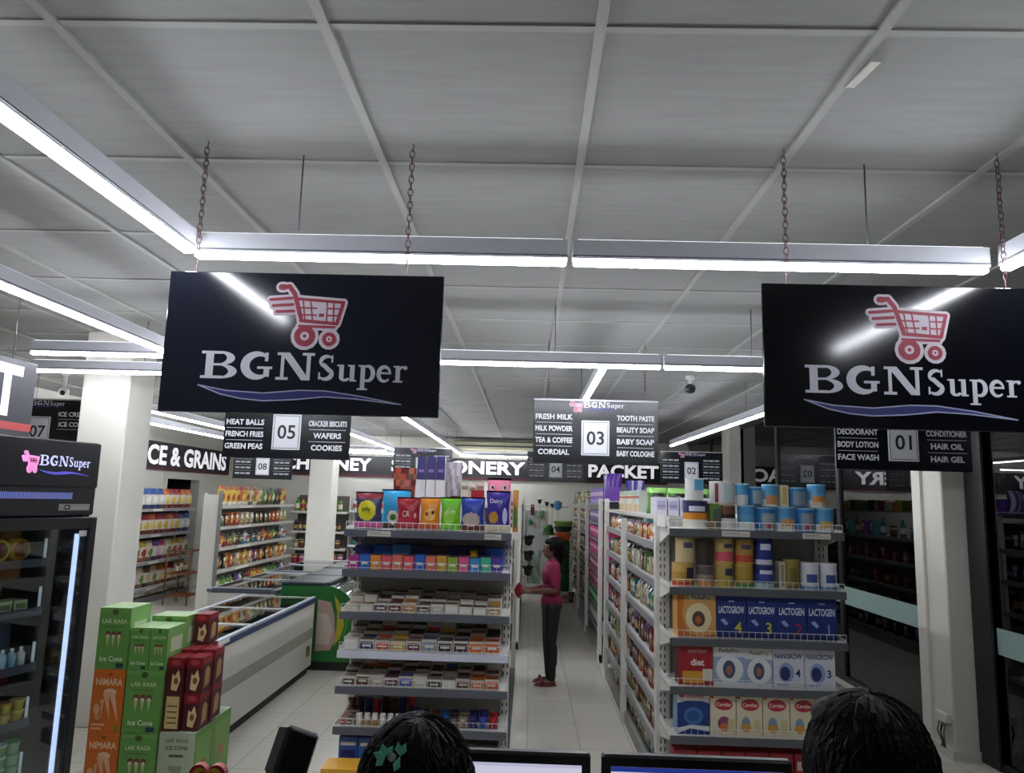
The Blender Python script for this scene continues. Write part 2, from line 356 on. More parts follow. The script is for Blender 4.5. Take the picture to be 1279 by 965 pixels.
def swoosh(blue, rim):
    up = [(0, .66), (1.1, .44), (2.6, .36), (4, .52), (5.0, .52), (6.4, .32), (8, 0)]
    lo = [(0, .66), (.9, .28), (1.7, .1), (2.6, .02), (3.8, .1), (5.0, .26), (6.2, .2), (8, 0)]
    S = [];
    def samp(P, x):
        for (a, b), (c, d) in zip(P, P[1:]):
            if a <= x <= c: t = (x-a)/(c-a); return b+(d-b)*t
    for i in range(32):
        x0, x1 = i*.25, (i+1)*.25
        S.append(('p', [(x0, samp(lo, x0)), (x1, samp(lo, x1)), (x1, samp(up, x1)), (x0, samp(up, x0))], blue))
    strokes(S, up, .05, rim); strokes(S, lo, .05, rim)
    return S
def flat_art(name, parent, shapes_layers, W, H, y, eps=.0012, rz=0, emit=0):
    """printed lettering standing a hair proud of the board face at local y (front is -y)"""
    mb = MB()
    d = 0
    for sh in shapes_layers:
        for q in sh:
            d += 1
            mb.art([q], (0, y-eps*.4-2.2e-5*d, 0), (1, 0, 0), (0, 0, 1), 1, 1, 0)
    return mb.build(name, parent)
CHAIN = mat('#684648', .5, .4)
def chain_mb(x, y, z0, z1, pitch=.026, r=.0021):
    mb = MB(); k = 0; z = z0+.03
    mb.tube([(x, y, z0-.012), (x, y, z0+.03)], .002, CHAIN, 5)
    while z < z1-.05:
        pts = []
        for i in range(8):
            a = 2*pi*i/8; u, v = .0095*cos(a), .0185*sin(a)
            pts.append((x+(u if k % 2 else 0)+.001*sin(k), y+(0 if k % 2 else u), z+.0185+v))
        mb.tube(pts, r, CHAIN, 5, True); z += pitch; k += 1
    mb.tube([(x, y, z), (x+.004, y, z+.03), (x-.002, y, z1)], .0018, CHAIN, 5)
    return mb
GLOSS = mat('#0b0d15', .06, 0, 0, .55)
def big_sign(x0, label, face):
    W, H = 1.05, .54; zb = 2.236
    t = thing('hanging_sign', label, 'sign', (x0, 2.747, zb))
    MB().cbox(0, 0, 0, W, .012, H, mat(face, .12, 0, 0, .6), .003).build('panel', t)
    S, w_ = serif_name(SIGNW); k = W*.75/w_
    flat_art('shop_name', t, [place(S, .150, .128, .1055, .104)], W, H, 0)
    a, b = cart(PINK, '#ddd0dc'); c = W*.296/3.1
    flat_art('trolley_emblem', t, [place(a, .385, .252, .096), place(b, .385, .252, .096)], W, H, 0)
    sw = swoosh(SWB, '#aeb2d2'); flat_art('swoosh', t, [place(sw[:32], .145, .046, .0955, .085), place(sw[32:], .145, .046, .0955, .085)], W, H, 0)
    for cx in (.095, .905): chain_mb(cx, .006, H, HZ-zb).build('chain', t)
    return t
big_sign(-1.39, 'large glossy black hanging sign on the left with a red trolley emblem', '#1d202c')
big_sign(.855, 'large glossy black hanging sign on the right with a red trolley emblem', '#0e0f16')
AISLE = mat('#101218', .22)
def aisle_sign(px, py_b, Y, num, left, right, label, w=1.035, tilt=0, bars=False, logo=True, chain_z=.5):
    """px: photo column of the sign's middle, py_b: row of its lower edge, at depth Y"""
    p = at(px, py_b, Y=Y); H = w*.52; zb = p.z
    t = thing('aisle_sign', label, 'sign', (p.x-w/2, Y, zb), tilt)
    MB().cbox(0, 0, 0, w, .012, H, AISLE, .002).build('panel', t)
    MB().box(0, -.0006, H-.014, w, .0126, H, mat('#b9bac0', .3)).build('top_glint', t)  # pale line painted along the top edge as reflected light
    for side, items in ((0, left), (1, right)):
        sh = []; lines = []
        for i, s in enumerate(items):
            cx = w*(.165 if side == 0 else .82); cz = H*(.72-.182*i)
            if s is None: continue
            if bars:                                     # too small and blurred to read: rows of blurred print
                for q in range(3): lines.append(R(cx-w*.13+q*w*.09, cz-.014, cx-w*.13+q*w*.09+w*.075, cz+.014, '#9a9ba4'))
            else: sh.append(('t', s, cx, cz, .046, '#d9d9df', w*.30, .03))
            if i < 3: lines.append(R(cx-w*.145, cz-.052, cx+w*.145, cz-.047, '#a6a6ad'))
        if lines or sh: flat_art('lettering', t, [lines, sh], w, H, 0)
    pw, ph = .225*w, .50*H*1.08; cx, cz = .498*w, .40*H; e = .012
    plate = MB()
    plate.cbox(cx-pw/2, -.006, cz-ph/2, cx+pw/2, .0, cz+ph/2, mat('#d7d8de', .4), .003)
    plate.art([('r', cx-pw/2+e, cz-ph/2+e, cx+pw/2-e, cz+ph/2-e, '#55565e'), ('r', cx-pw/2+e+.005, cz-ph/2+e+.005, cx+pw/2-e-.005, cz+ph/2-e-.005, '#d7d8de'), ('t', num, cx, cz, .115, '#15161a', pw*.72, .016)], (0, -.006, 0), (1, 0, 0), (0, 0, 1), 1, 1, .0008)
    plate.build('number_plate', t)
    if logo:
        S, w_ = serif_name('#c9c9d2'); flat_art('shop_name', t, [place(S, w*.40, H*.875, .046), place(swoosh('#3a3f7d', '#9a9cb0')[:32], w*.40, H*.835, .042, .03)], w, H, 0)
        a, b = cart('#a23a58', '#c9b2c4'); flat_art('trolley_emblem', t, [place(a, w*.285, H*.80, .036), place(b, w*.285, H*.80, .036)], w, H, 0)
    for q in (.11, .895):
        chain_mb(w*q, .006, H, H+chain_z, .026, .002).build('chain', t)
        MB().tube([(w*q, .006, H+chain_z-.01), (w*q, .006, HZ-zb)], .0008, mat('#8d8d8d', .4), 4).build('wire', t)
    return t
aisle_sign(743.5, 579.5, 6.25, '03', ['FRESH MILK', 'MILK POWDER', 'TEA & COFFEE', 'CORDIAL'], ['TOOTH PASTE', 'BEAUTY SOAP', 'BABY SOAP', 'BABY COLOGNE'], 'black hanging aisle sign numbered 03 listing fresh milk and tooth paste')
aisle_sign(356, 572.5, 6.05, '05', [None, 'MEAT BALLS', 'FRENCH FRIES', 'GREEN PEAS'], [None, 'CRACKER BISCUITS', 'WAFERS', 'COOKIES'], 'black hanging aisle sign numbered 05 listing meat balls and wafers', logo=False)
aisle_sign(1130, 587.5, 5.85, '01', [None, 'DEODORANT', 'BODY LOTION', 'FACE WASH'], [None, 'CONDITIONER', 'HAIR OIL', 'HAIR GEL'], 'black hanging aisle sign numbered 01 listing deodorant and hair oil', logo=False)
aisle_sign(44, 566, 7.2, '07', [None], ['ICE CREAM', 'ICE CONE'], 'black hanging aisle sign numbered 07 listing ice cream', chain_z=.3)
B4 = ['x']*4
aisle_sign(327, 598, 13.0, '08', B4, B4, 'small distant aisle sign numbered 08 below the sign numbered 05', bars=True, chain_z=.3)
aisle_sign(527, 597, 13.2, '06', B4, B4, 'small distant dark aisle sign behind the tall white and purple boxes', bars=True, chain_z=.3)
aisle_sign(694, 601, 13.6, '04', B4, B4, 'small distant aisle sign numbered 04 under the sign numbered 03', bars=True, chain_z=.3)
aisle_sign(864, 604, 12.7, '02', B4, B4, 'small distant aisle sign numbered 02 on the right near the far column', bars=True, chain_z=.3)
# ------------------------------------------------------------------ wall boards
BOARD = mat('#26272b', .45); MAROON = mat('#5a2630', .5)
def wall_board(loc, rz, W, H, texts, label, th=.05):
    t = thing('category_board', label, 'sign', loc, rz, 'category boards on the walls')
    b = MB(); b.cbox(0, -th, 0, W, 0, H, BOARD, .003); b.build('board', t)
    MB().box(0, -th-.0015, 0, W, -th-.0002, .05, MAROON).build('lower_band', t)
    m = MB()
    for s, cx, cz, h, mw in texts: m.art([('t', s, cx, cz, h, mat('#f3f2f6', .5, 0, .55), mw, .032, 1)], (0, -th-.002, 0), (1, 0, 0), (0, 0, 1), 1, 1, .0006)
    m.build('lettering', t)
    return t
def bx(px): return at(px, 590, Y=17.4).x
zb, zt = 2.36, 2.84
def back_board(p0, p1, s, t0, t1, label):
    b0 = max(bx(p0), XL+.08); wall_board((b0, YB-.005, zb), 0, bx(p1)-b0, zt-zb, [(s, (bx(t0)+bx(t1))/2-b0, .275, .30, bx(t1)-bx(t0))], label)
back_board(287, 490, 'CHUTNEY', 352, 463, 'black chutney board on the back wall behind the second white column')
back_board(492, 731, 'STATIONERY', 488, 656, 'black stationery board on the back wall above the sweets shelves')
back_board(733, 834, 'PACKET', 735, 823, 'black packet board on the back wall below the sign numbered 03')
wall_board((XL+.005, 12.6, 2.30), pi/2, 4.6, .52, [('RICE & GRAINS', 2.37, .275, .37, 4.05)], 'long black rice and grains board on the left wall')
tb = thing('category_board', 'dark board with a big white letter T at the left edge above the fridge', 'sign', (-3.45, 3.3, 2.27), pi/2)
MB().cbox(0, -.05, 0, 1.72, 0, .50, mat('#3b3c41', .45), .003).build('board', tb)
MB().box(0, -.052, .035, 1.72, -.0505, .085, mat('#b5484a', .5)).build('lower_band', tb)
MB().art([('t', 'T', 1.44, .29, .34, mat('#eeeaff', .5, 0, .3), .34, .03)], (0, -.0515, 0), (1, 0, 0), (0, 0, 1), 1, 1, .0006).build('lettering', tb)
for q in (.25, 1.5): MB().tube([(q, -.025, .5), (q, -.025, HZ-2.27)], .004, METAL).build('rod', tb)
# ================================================================== shelving
def post_mb(x0, y0, x1, y1, h, slots=True):
    m = MB(); m.box(x0, y0, 0, x1, y1, h, POSTW)
    if slots:
        k = int(h/.05); dk = '#3a3b3c'
        for i in range(1, k):
            z = i*.05
            for cx in ((x0+x1)/2-.014, (x0+x1)/2+.014): m.poly([(cx-.004, y0-.0006, z), (cx+.004, y0-.0006, z), (cx+.004, y0-.0006, z+.028), (cx-.004, y0-.0006, z+.028)], dk)
    return m
def fence_mb(x0, x1, y, z, h=.05, step=.04, back=0):
    m = MB(); r = .0016
    for zz in (z+h, z+.012): m.tube([(x0, y+back, zz), (x0, y, zz), (x1, y, zz), (x1, y+back, zz)] if back else [(x0, y, zz), (x1, y, zz)], r, WIRE, 4)
    k = int((x1-x0)/step)
    for i in range(k+1):
        x = x0+(x1-x0)*i/k; m.tube([(x, y, z), (x, y, z+h)], r*.8, WIRE, 4)
    return m
def shelf(parent, x0, x1, yf, yb, z, band='#5a5d64', fence=.05, brackets=True, plate='#c9c8c3', tags=()):
    """z = top of the shelf plate; front edge at yf (local -y is the front)"""
    s = MB(); s.box(x0, yf, z-.025, x1, yb, z, mat(plate, .5))
    if brackets:
        for x in (x0+.004, x1-.008):
            for q in (0,): s.add([(x, yb, z-.12), (x, yb, z+.03), (x, yf+.02, z+.02), (x, yf+.02, z-.03), (x+.004, yb, z-.12), (x+.004, yb, z+.03), (x+.004, yf+.02, z+.02), (x+.004, yf+.02, z-.03)], [(0, 1, 2, 3), (7, 6, 5, 4), (0, 4, 5, 1), (1, 5, 6, 2), (2, 6, 7, 3), (3, 7, 4, 0)], POSTW)
    sh = s.build('shelf', parent)
    p = MB(); p.cbox(x0, yf-.012, z-.045, x1, yf, z+.004, mat(band, .4), .003)
    for t in tags: p.art([('r', 0, 0, 1, 1, '#cfcdc4'), ('r', .06, .3, .94, .45, '#9a988f'), ('r', .06, .6, .6, .72, '#77756c')], (x0+(x1-x0)*t[0], yf-.012, z-.038), (1, 0, 0), (0, 0, 1), (x1-x0)*t[1], .034, .0005)
    p.build('price_strip', sh)
    if fence: fence_mb(x0+.01, x1-.01, yf-.004, z+.002, fence).build('wire_fence', sh)
    return sh
# ================================================================== goods: mesh makers, local front is -y, base at z=0
def carton(w, d, h, body, art=(), top=None, side=None, toparts=()):
    m = MB(); m.box(-w/2, 0, 0, w/2, d, h, body, top=top)
    if art: m.art(art, (-w/2, 0, 0), (1, 0, 0), (0, 0, 1), w, h)
    if side: m.art(side, (w/2, 0, 0), (0, 1, 0), (0, 0, 1), d, h); m.art(side, (-w/2, d, 0), (0, -1, 0), (0, 0, 1), d, h)
    if toparts: m.art(toparts, (-w/2, 0, h), (1, 0, 0), (0, 1, 0), w, d)
    return m
def pouch(w, h, d, pat, art=(), nx=9, nz=10, lean=0, crimp=True):
    """pillow bag; pat(u,v) -> colour of that patch of the print"""
    m = MB()
    for sgn in (-1, 1):
        g = []
        for j in range(nz+1):
            v = j/nz
            for i in range(nx+1):
                u = i/nx; b = (max(0, sin(pi*u))**.55)*(max(0, sin(pi*min(1, max(0, (v-.04)/.9))))**.5)
                pin = 1-.11*sin(pi*v)**1.5; x = (u-.5)*w*pin; wob = .004*sin(9*u+5*v)*b
                g.append((x, d/2+sgn*(d/2*b+wob)+lean*v, v*h))
        for j in range(nz):
            for i in range(nx):
                c = pat((i+.5)/nx if sgn < 0 else 1-(i+.5)/nx, (j+.5)/nz); q = [j*(nx+1)+i, j*(nx+1)+i+1, (j+1)*(nx+1)+i+1, (j+1)*(nx+1)+i]
                m.add([g[k] for k in q], [(0, 1, 2, 3) if sgn < 0 else (3, 2, 1, 0)], mat(c, .28), True)
    if art: m.art(art, (-w/2, -.006, 0), (1, 0, 0), (0, 0, 1), w, h)
    return m
def can(r, h, bands, lid='#c9c8c0', n=18, label=()):
    """bands: [(fraction of height, colour)] from the bottom"""
    prof = [(r, 0)]; ms = []; z = 0
    for f_, c in bands: z += f_; prof.append((r, h*.94*z)); ms.append(mat(c, .35))
    prof += [(r*1.03, h*.945), (r*1.03, h*.99), (r*.9, h)]; ms += [mat(lid, .35)]*3
    m = MB(); m.lathe(prof, ms, n)
    for (u, z0, z1, hw, c) in label:                    # curved label patches: angle from the front in degrees
        k = 6; P = []
        for i in range(k+1):
            a = RAD(-90+u-hw+2*hw*i/k); P.append((r*1.008*cos(a), r*1.008*sin(a)))
        for i in range(k): m.add([(*P[i], h*z0), (*P[i+1], h*z0), (*P[i+1], h*z1), (*P[i], h*z1)], [(0, 1, 2, 3)], c, True)
    return m
def bottle(r, h, body, cap, lab=None, n=12):
    prof = [(r*.9, 0), (r, h*.03), (r, h*.2), (r, h*.55), (r, h*.66), (r*.38, h*.84), (r*.36, h*.87), (r*.42, h*.87), (r*.42, h)]
    b = mat(body, .2); l = mat(lab or body, .45); c = mat(cap, .4)
    return MB().lathe(prof, [b, b, l, b, b, b, c, c], n)
def tub(r, h, body, lid, n=14):
    return MB().lathe([(r*.85, 0), (r, h*.85), (r*1.06, h*.85), (r*1.06, h*.98), (r*.9, h)], [mat(body, .4), mat(lid, .35), mat(lid, .35), mat(lid, .35)], n)
def two(c1, c2, k=.5): return lambda u, v: c1 if v > k else c2
def blob(bg, c, cu=.5, cv=.5, ru=.3, rv=.2, top=None, tv=.8, bot=None, bv=.15):
    def p(u, v):
        if ((u-cu)/ru)**2+((v-cv)/rv)**2 < 1: return c
        if top and v > tv: return top
        if bot and v < bv: return bot
        return bg
    return p
NAMES = {}
def put(mesh, name, label, cat, loc, rz=0, group=None, parent=None):
    loc = (loc[0], loc[1], loc[2]+.0014)          # goods stand on their shelf, not in it
    o = obj(name, mesh, parent, loc, rz); return tag(o, label, cat, group)
def mesh_of(mb, nm): return mb.build(nm, mesh_only=True)
# a pool of everyday packets for crowded far shelves: (kind, category, colour word, mesh, width, depth)
POOL = []
def shift0(mb, d): mb.v = [(x, y+d, z) for x, y, z in mb.v]; return mb
def addp(tag_, kind, cat, word, mb, w, d, h): POOL.append((tag_, kind, cat, word, mesh_of(shift0(mb, w/2) if tag_ in 'nb' else mb, kind), w, d, h))
def A_(c1, c2, c3='#f0efe8'): return [('r', 0, .0, 1, .22, c1), ('r', .12, .58, .88, .82, c3), ('e', .5, .4, .28, .15, c2)]
def mute(h, k=.24, g=.36):
    a = [int(h[i:i+2], 16) for i in (1, 3, 5)]; y = sum(a)/3*.6+255*g*.4; return '#%02x%02x%02x' % tuple(int(x*(1-k)+y*k) for x in a)
for word, c, c1, c2 in (('red', '#b3202b', '#7d121b', '#e9c23b'), ('blue', '#2a55a8', '#16316b', '#f0f0f0'), ('yellow', '#e2b92d', '#b3591d', '#c33327'), ('green', '#5b9a3a', '#2d5c22', '#f1e9c4'), ('orange', '#dc6b22', '#8c2f14', '#f3d35b'), ('white', '#e4e2da', '#3561a8', '#c8383d'), ('brown', '#6d3d23', '#3b1f12', '#e0b769'), ('purple', '#6a3d97', '#3c1f63', '#e7c0df'), ('pink', '#d3467c', '#8a1f4f', '#f6d4e0'), ('cream', '#ddcfa8', '#8a6b35', '#7c9a43'), ('teal', '#2f8a8c', '#1a5053', '#e6efe9'), ('black', '#26262b', '#0f0f12', '#c9a24b')):
    c, c1, c2 = mute(c), mute(c1), mute(c2)
    addp('q', 'snack_bag', 'bag', word, pouch(.13, .2, .08, lambda u, v, c=c, c1=c1, c2=c2: c if v > .7 else (c2 if (u-.5)**2*7+(v-.42)**2*30 < 1 else ('#cfc8bb' if v > .16 else c1)), nx=8, nz=10), .135, .085, .2)
    addp('c', 'carton', 'box', word, carton(.085, .14, .17, c, A_(c1, c2), top=c1), .085, .14, .17)
    addp('p', 'pouch', 'bag', word, pouch(.12, .19, .07, blob(c, c2, .5, .42, .3, .17, top=c1, tv=.8, bot='#e8e2d4' if word in ('red', 'orange', 'yellow', 'blue') else c1, bv=.18), nx=9, nz=10), .125, .075, .19)
    addp('n', 'tin', 'tin', word, can(.042, .13, [(.15, c1), (.5, c), (.2, c2), (.15, c1)]), .09, .09, .13)
    addp('b', 'bottle', 'bottle', word, bottle(.034, .2, c, c1, c2), .074, .074, .2)
def by(kinds, words=None): return [p for p in POOL if p[0] in kinds and (words is None or p[3] in words)]
SEEN = {}
def fill(pool, o, dx, dy, L, z, rz, where, group, seq=None, gap=.008, sc=1, rows=1, rowstep=.15, start='left', scz=None, backwhere=' behind', lk=None):
    """a row of goods along direction (dx,dy) from o; the label tells the place in the row"""
    x = 0; i = 0; out = []
    while True:
        p = pool[(seq[i % len(seq)])] if seq else rng.choice(pool)
        w_ = p[5]*sc+gap
        if x+w_ > L: break
        cx = x+w_/2
        for r in range(rows):
            px_, py_ = o[0]+dx*cx-dy*0+(-sin(rz)*rowstep*r), o[1]+dy*cx+cos(rz)*rowstep*r
            lab = '%s %s, %s from %s, %s%s' % (p[3], p[1], ORD[i], start, where, '' if r == 0 else backwhere)
            q = put(p[4], p[1], lab, p[2], (px_, py_, z), rz+rng.uniform(-.06, .06), group)
            q.scale = (sc, sc, scz or sc*rng.uniform(.94, 1.03)); out.append(q)
        x += w_; i += 1
    return out
SH = ['top', 'second', 'third', 'fourth', 'fifth', 'sixth', 'lowest']
# ================================================================== left gondola: sweets at its near end
LGX0, LGX1, GY = -1.205, -.105, 5.4
lg = thing('gondola_shelf', 'grey and white shop gondola of sweets and chocolates, end towards the tills', 'shelving', (0, 0, 0))
post_mb(-.155, 5.37, -.105, 5.43, 1.98).build('post', lg); post_mb(LGX0, 5.37, LGX0+.05, 5.43, 1.80).build('post', lg)
MB().box(LGX0+.05, 5.40, .1, -.155, 5.425, 1.76, mat('#bdbcb8', .6)).build('back_panel', lg)
MB().box(LGX0, 5.0, 0, LGX1, 8.7, .1, mat('#4e5056', .5)).build('base', lg)
MB().box(-.68, 5.43, .1, -.64, 8.68, 1.76, mat('#b9b8b4', .6)).build('spine_panel', lg)
for (x, y) in ((-.15, 8.66), (LGX0, 8.66)): post_mb(x, y, x+.045, y+.05, 1.95, False).build('post', lg)
LZS = [1.72, 1.465, 1.195, .955, .735, .49, .22]
for i, z in enumerate(LZS):
    shelf(lg, LGX0, LGX1, 5.0, 5.40, z, '#d3d6e6' if i == 3 else '#5b5f68', .05, tags=((.14, .14), (.84, .1)) if i == 0 else ())
for z in (.35, .75, 1.15, 1.55):
    for (a, b) in ((-.64, -.17), (-.68, -1.17)):
        s = MB(); s.box(a, 5.46, z-.03, b, 8.64, z, mat('#c5c4bf', .5)); s.build('side_shelf', lg)
WH = '#e7e4da'
for i, z in enumerate((1.15, .75, .35, .1)):
    fill(by('cnb', [('red', 'orange', 'brown'), ('yellow', 'blue', 'cream'), ('purple', 'brown', 'red'), ('green', 'cream', 'orange')][i]), (-.20, 5.52), 0, 1, 3.1, z, pi/2, '%s aisle shelf of the sweets gondola' % SH[i], 'goods on the aisle side of the sweets gondola', sc=1.25 if i < 3 else .9, gap=.1, start='near end')
# --- top shelf of bags
Z1 = LZS[0]
G1 = 'sweet bags on the top shelf of the sweets gondola'
def top_bag(px0, px1, py0, Y, mb_fn, name, label, cat='bag', z=Z1):
    a, b = at(px0, 655, Y=Y), at(px1, 655, Y=Y); zt = at((px0+px1)/2, py0, Y=Y).z
    return put(mesh_of(mb_fn(abs(b.x-a.x), zt-z), name), name, label, cat, ((a.x+b.x)/2, Y, z), 0, G1)
top_bag(441, 476, 614, 5.09, lambda w, h: pouch(w, h, .07, nx=24, nz=26, pat=blob('#3a3560', '#d9cf2a', .45, .5, .36, .27, top='#8a2f3c', tv=.82, bot='#c24b91', bv=.18), art=[('t', 'jelly', .44, .52, .14, '#2c5d24', .45, .02)]), 'sweet_pouch', 'dark sweet pouch with a large yellow oval, leftmost on the top shelf')
top_bag(474, 511, 611, 5.17, lambda w, h: pouch(w, h, .07, nx=24, nz=26, pat=blob('#3aa6dd', '#ece8dc', .42, .3, .2, .17, bot='#4a3626', bv=.16), art=[('e', .44, .3, .1, .08, '#3f7d3a')]), 'sweet_pouch', 'light blue sweet pouch with a coconut picture on the top shelf')
top_bag(494, 524, 621, 5.07, lambda w, h: pouch(w, h, .06, nx=24, nz=26, pat=blob('#9c1f2c', '#b93343', .5, .3, .4, .2), art=[('t', 'CR', .42, .5, .18, '#e3d9d2', .3, .01), ('e', .8, .45, .06, .08, '#dd8f95')]), 'sweet_pouch', 'dark red sweet pouch between the blue and orange pouches, top shelf')
top_bag(523, 549, 621, 5.07, lambda w, h: pouch(w, h, .06, nx=24, nz=26, pat=blob('#e08a1f', '#f2c071', .5, .48, .3, .18, bot='#c2501e', bv=.2), art=[('e', .36, .5, .07, .06, '#7a4522'), ('e', .66, .55, .07, .06, '#5d351c')]), 'sweet_pouch', 'orange sweet pouch between the red and green pouches, top shelf')
top_bag(549, 575, 621, 5.07, lambda w, h: pouch(w, h, .06, nx=24, nz=26, pat=blob('#69bb26', '#97d04d', .45, .45, .32, .25), art=[('t', 'gum', .5, .55, .12, '#d9edb9', .5, .01)]), 'sweet_pouch', 'bright green sweet pouch beside the orange pouch, top shelf')
top_bag(574, 605, 621, 5.09, lambda w, h: pouch(w, h, .07, nx=24, nz=26, pat=blob('#2d43a5', '#b9a9a0', .45, .36, .4, .2, bot='#5b2c24', bv=.2)), 'sweet_pouch', 'blue and brown chocolate pouch right of the green pouch, top shelf')
top_bag(606, 637, 613, 5.08, lambda w, h: pouch(w, h, .08, nx=24, nz=26, pat=blob('#35298a', '#b48c2f', .3, .36, .22, .14, bot='#c9bfa6', bv=.2), art=[('t', 'Dairy', .42, .74, .13, '#e9e6f5', .5, .01), ('e', .78, .4, .1, .2, '#c9cbe8')]), 'sweet_pouch', 'large purple chocolate pouch at the right end of the top shelf')
for k, (a, b) in enumerate(((518, 529), (530, 541), (542, 553))):
    top_bag(a, b, 570, 5.33, lambda w, h: carton(w, .05, h, '#e8e7ea', [('r', 0, .68, 1, 1, '#453a78'), ('r', .2, .78, .8, .82, '#8d84b8')], top='#453a78'), 'tall_carton', '%s tall white carton with a purple top above the pouches' % ['left', 'middle', 'right'][k], 'box')
top_bag(487, 517, 584, 5.33, lambda w, h: pouch(w, h, .06, lambda u, v: ['#7d2f22', '#a5402b', '#5b231b', '#b3613e'][int(u*4+v*9) % 4]), 'snack_packet', 'tall red brown snack packet left of the tall white cartons')
top_bag(553, 575, 577, 5.34, lambda w, h: pouch(w, h, .05, lambda u, v: '#6f2e3a' if (v < .55 and u > .3) else ['#9d94a2', '#c2bcc4'][int(u*5+v*4) % 2]), 'clear_bag', 'clear bag of dark red sweets right of the tall white cartons')
for k, px in enumerate((574, 584, 594)):
    top_bag(px, px+9.5, 602+k % 2*2, 5.32, lambda w, h: carton(w, .06, h, WH, [('r', .2, .5, .8, .7, '#8fa3b3'), ('r', .1, .84, .9, .92, '#9a8a77')]), 'small_carton', '%s small white carton behind the blue pouch' % ['left', 'middle', 'right'][k], 'box')
top_bag(587, 603, 612, 5.24, lambda w, h: carton(w, .06, h, '#c2262f', [('r', .2, .3, .8, .7, '#e0555a')]), 'small_carton', 'small red carton peeping between the blue and purple pouches', 'box')
top_bag(607, 637, 597, 5.25, lambda w, h: pouch(w, h, .06, nx=24, nz=26, pat=blob('#eb8aa6', '#d96f8e', .5, .64, .14, .06), art=[('e', .2, .82, .10, .05, '#f6f2f4'), ('e', .72, .82, .10, .05, '#f6f2f4'), ('e', .23, .82, .05, .03, '#1c1a1d'), ('e', .74, .82, .05, .03, '#1c1a1d')]), 'toy_bag', 'pink bag with two round eyes behind the purple pouch')
top_bag(640, 647, 612, 5.30, lambda w, h: pouch(w, h, .03, blob('#c68a3a', '#5d8a3c', .5, .35, .5, .25)), 'sweet_pouch', 'narrow ochre and green packet at the far right of the top shelf')
# --- lower shelves of the sweets end
def tray(w, d, h, front, top, stripes=3, rim='#c9c4b8'):
    m = MB(); m.box(-w/2, 0, 0, w/2, d, h, rim)
    m.art([('r', .06, .12, .94, .8, front), ('r', .2, .36, .8, .54, WH)], (-w/2, 0, 0), (1, 0, 0), (0, 0, 1), w, h)
    sh = [('r', .03, .03, .97, .97, top)]
    for i in range(stripes): y = .12+.8*i/stripes; sh.append(('r', .1, y, .9, y+.8/stripes*.55, rng.choice(['#8f8470', '#3b2418', '#6b3b24', '#2c1a14', front, top])))
    m.art(sh, (-w/2, 0, h), (1, 0, 0), (0, 1, 0), w, d)
    return m
def row(items, z, yf, x0, x1, where, group, kind, cat, h, d, rowsback=1, fn=None, jitter=.1):
    W_ = (x1-x0)/len(items)
    for i, (word, front, top) in enumerate(items):
        for r in range(rowsback):
            hh = h*rng.uniform(1-jitter, 1+jitter*.5)
            me = mesh_of(fn(W_-.006, d, hh, front, top), kind)
            put(me, kind, '%s %s, %s from left, %s%s' % (word, kind.replace('_', ' '), ORD[i], where, '' if r == 0 else ', back row'), cat, (x0+W_*(i+.5), yf+r*(d+.012), z), rng.uniform(-.03, .03), group)
C = dict(magenta='#b0307f', blue='#2b62bd', orange='#d98a3a', coral='#d9555c', salmon='#d8705f', navy='#202c66', gold='#c49a33', lime='#8dae3a', yellow='#e0b421', pink='#d65a8b', sky='#3d8fd0', aqua='#42b79a', violet='#5a3c9a', white='#dedad0', brown='#5c3320', plum='#4b2a4a', red='#b52a2e', grey='#7c7a78', black='#232126', cream='#d9c79a', amber='#b9772c')
def L_(s): return [(w_, C[w_], C[rng.choice([w_, 'navy', 'brown', w_])]) for w_ in s.split()]
XA, XB = LGX0+.03, -.16
row(L_('magenta blue orange coral salmon coral blue salmon gold lime pink sky aqua violet'), LZS[1], 5.02, XA, XB, 'the second shelf of the sweets gondola', 'small packs on the second sweets shelf', 'sweet_box', 'box', .095, .14, 1, lambda w, d, h, a, b: tray(w, d, h, a, b, 2, a))
row([('dark blue', C['navy'], C['blue']), ('blue', C['blue'], C['navy']), ('blue', C['sky'], C['blue']), ('dark blue', C['navy'], C['navy']), ('plum', C['plum'], C['navy']), ('navy', C['navy'], C['blue']), ('navy', C['navy'], C['plum']), ('blue', C['blue'], C['sky'])], LZS[1], 5.19, XA, XB, 'the back row of the second sweets shelf', 'packs at the back of the second sweets shelf', 'sweet_box', 'box', .15, .15, 1, lambda w, d, h, a, b: tray(w, d, h, a, b, 3, a))
put(mesh_of(can(.026, .13, [(.6, C['yellow']), (.4, '#c99a1c')], '#e8c84b'), 'sweet_jar'), 'sweet_jar', 'yellow round sweet jar standing among packs on the second sweets shelf', 'jar', (-.36, 5.185, LZS[1]))
def bank(words, z, h, where, group, rows_=3):
    """trays in several rows; the open trays show brown and cream sweets on top"""
    for r in range(rows_):
        it = [(w_, a_, b_ if r == 0 else rng.choice(['#5a3626', '#7a4a30', '#8d7a60', '#7a5a42', '#4a2a22', '#9c9282', '#6b3a2a', '#3b2a22'])) for w_, a_, b_ in words]
        if r: k = rng.randrange(len(it)); it = it[k:]+it[:k] if r == 2 else it
        row(it, z, 5.02+.118*r, XA, XB, where+('' if r == 0 else [', middle row', ', back row'][r-1]), group, 'chocolate_tray', 'box', h*(1+.42*r), .106, 1, tray, .22)
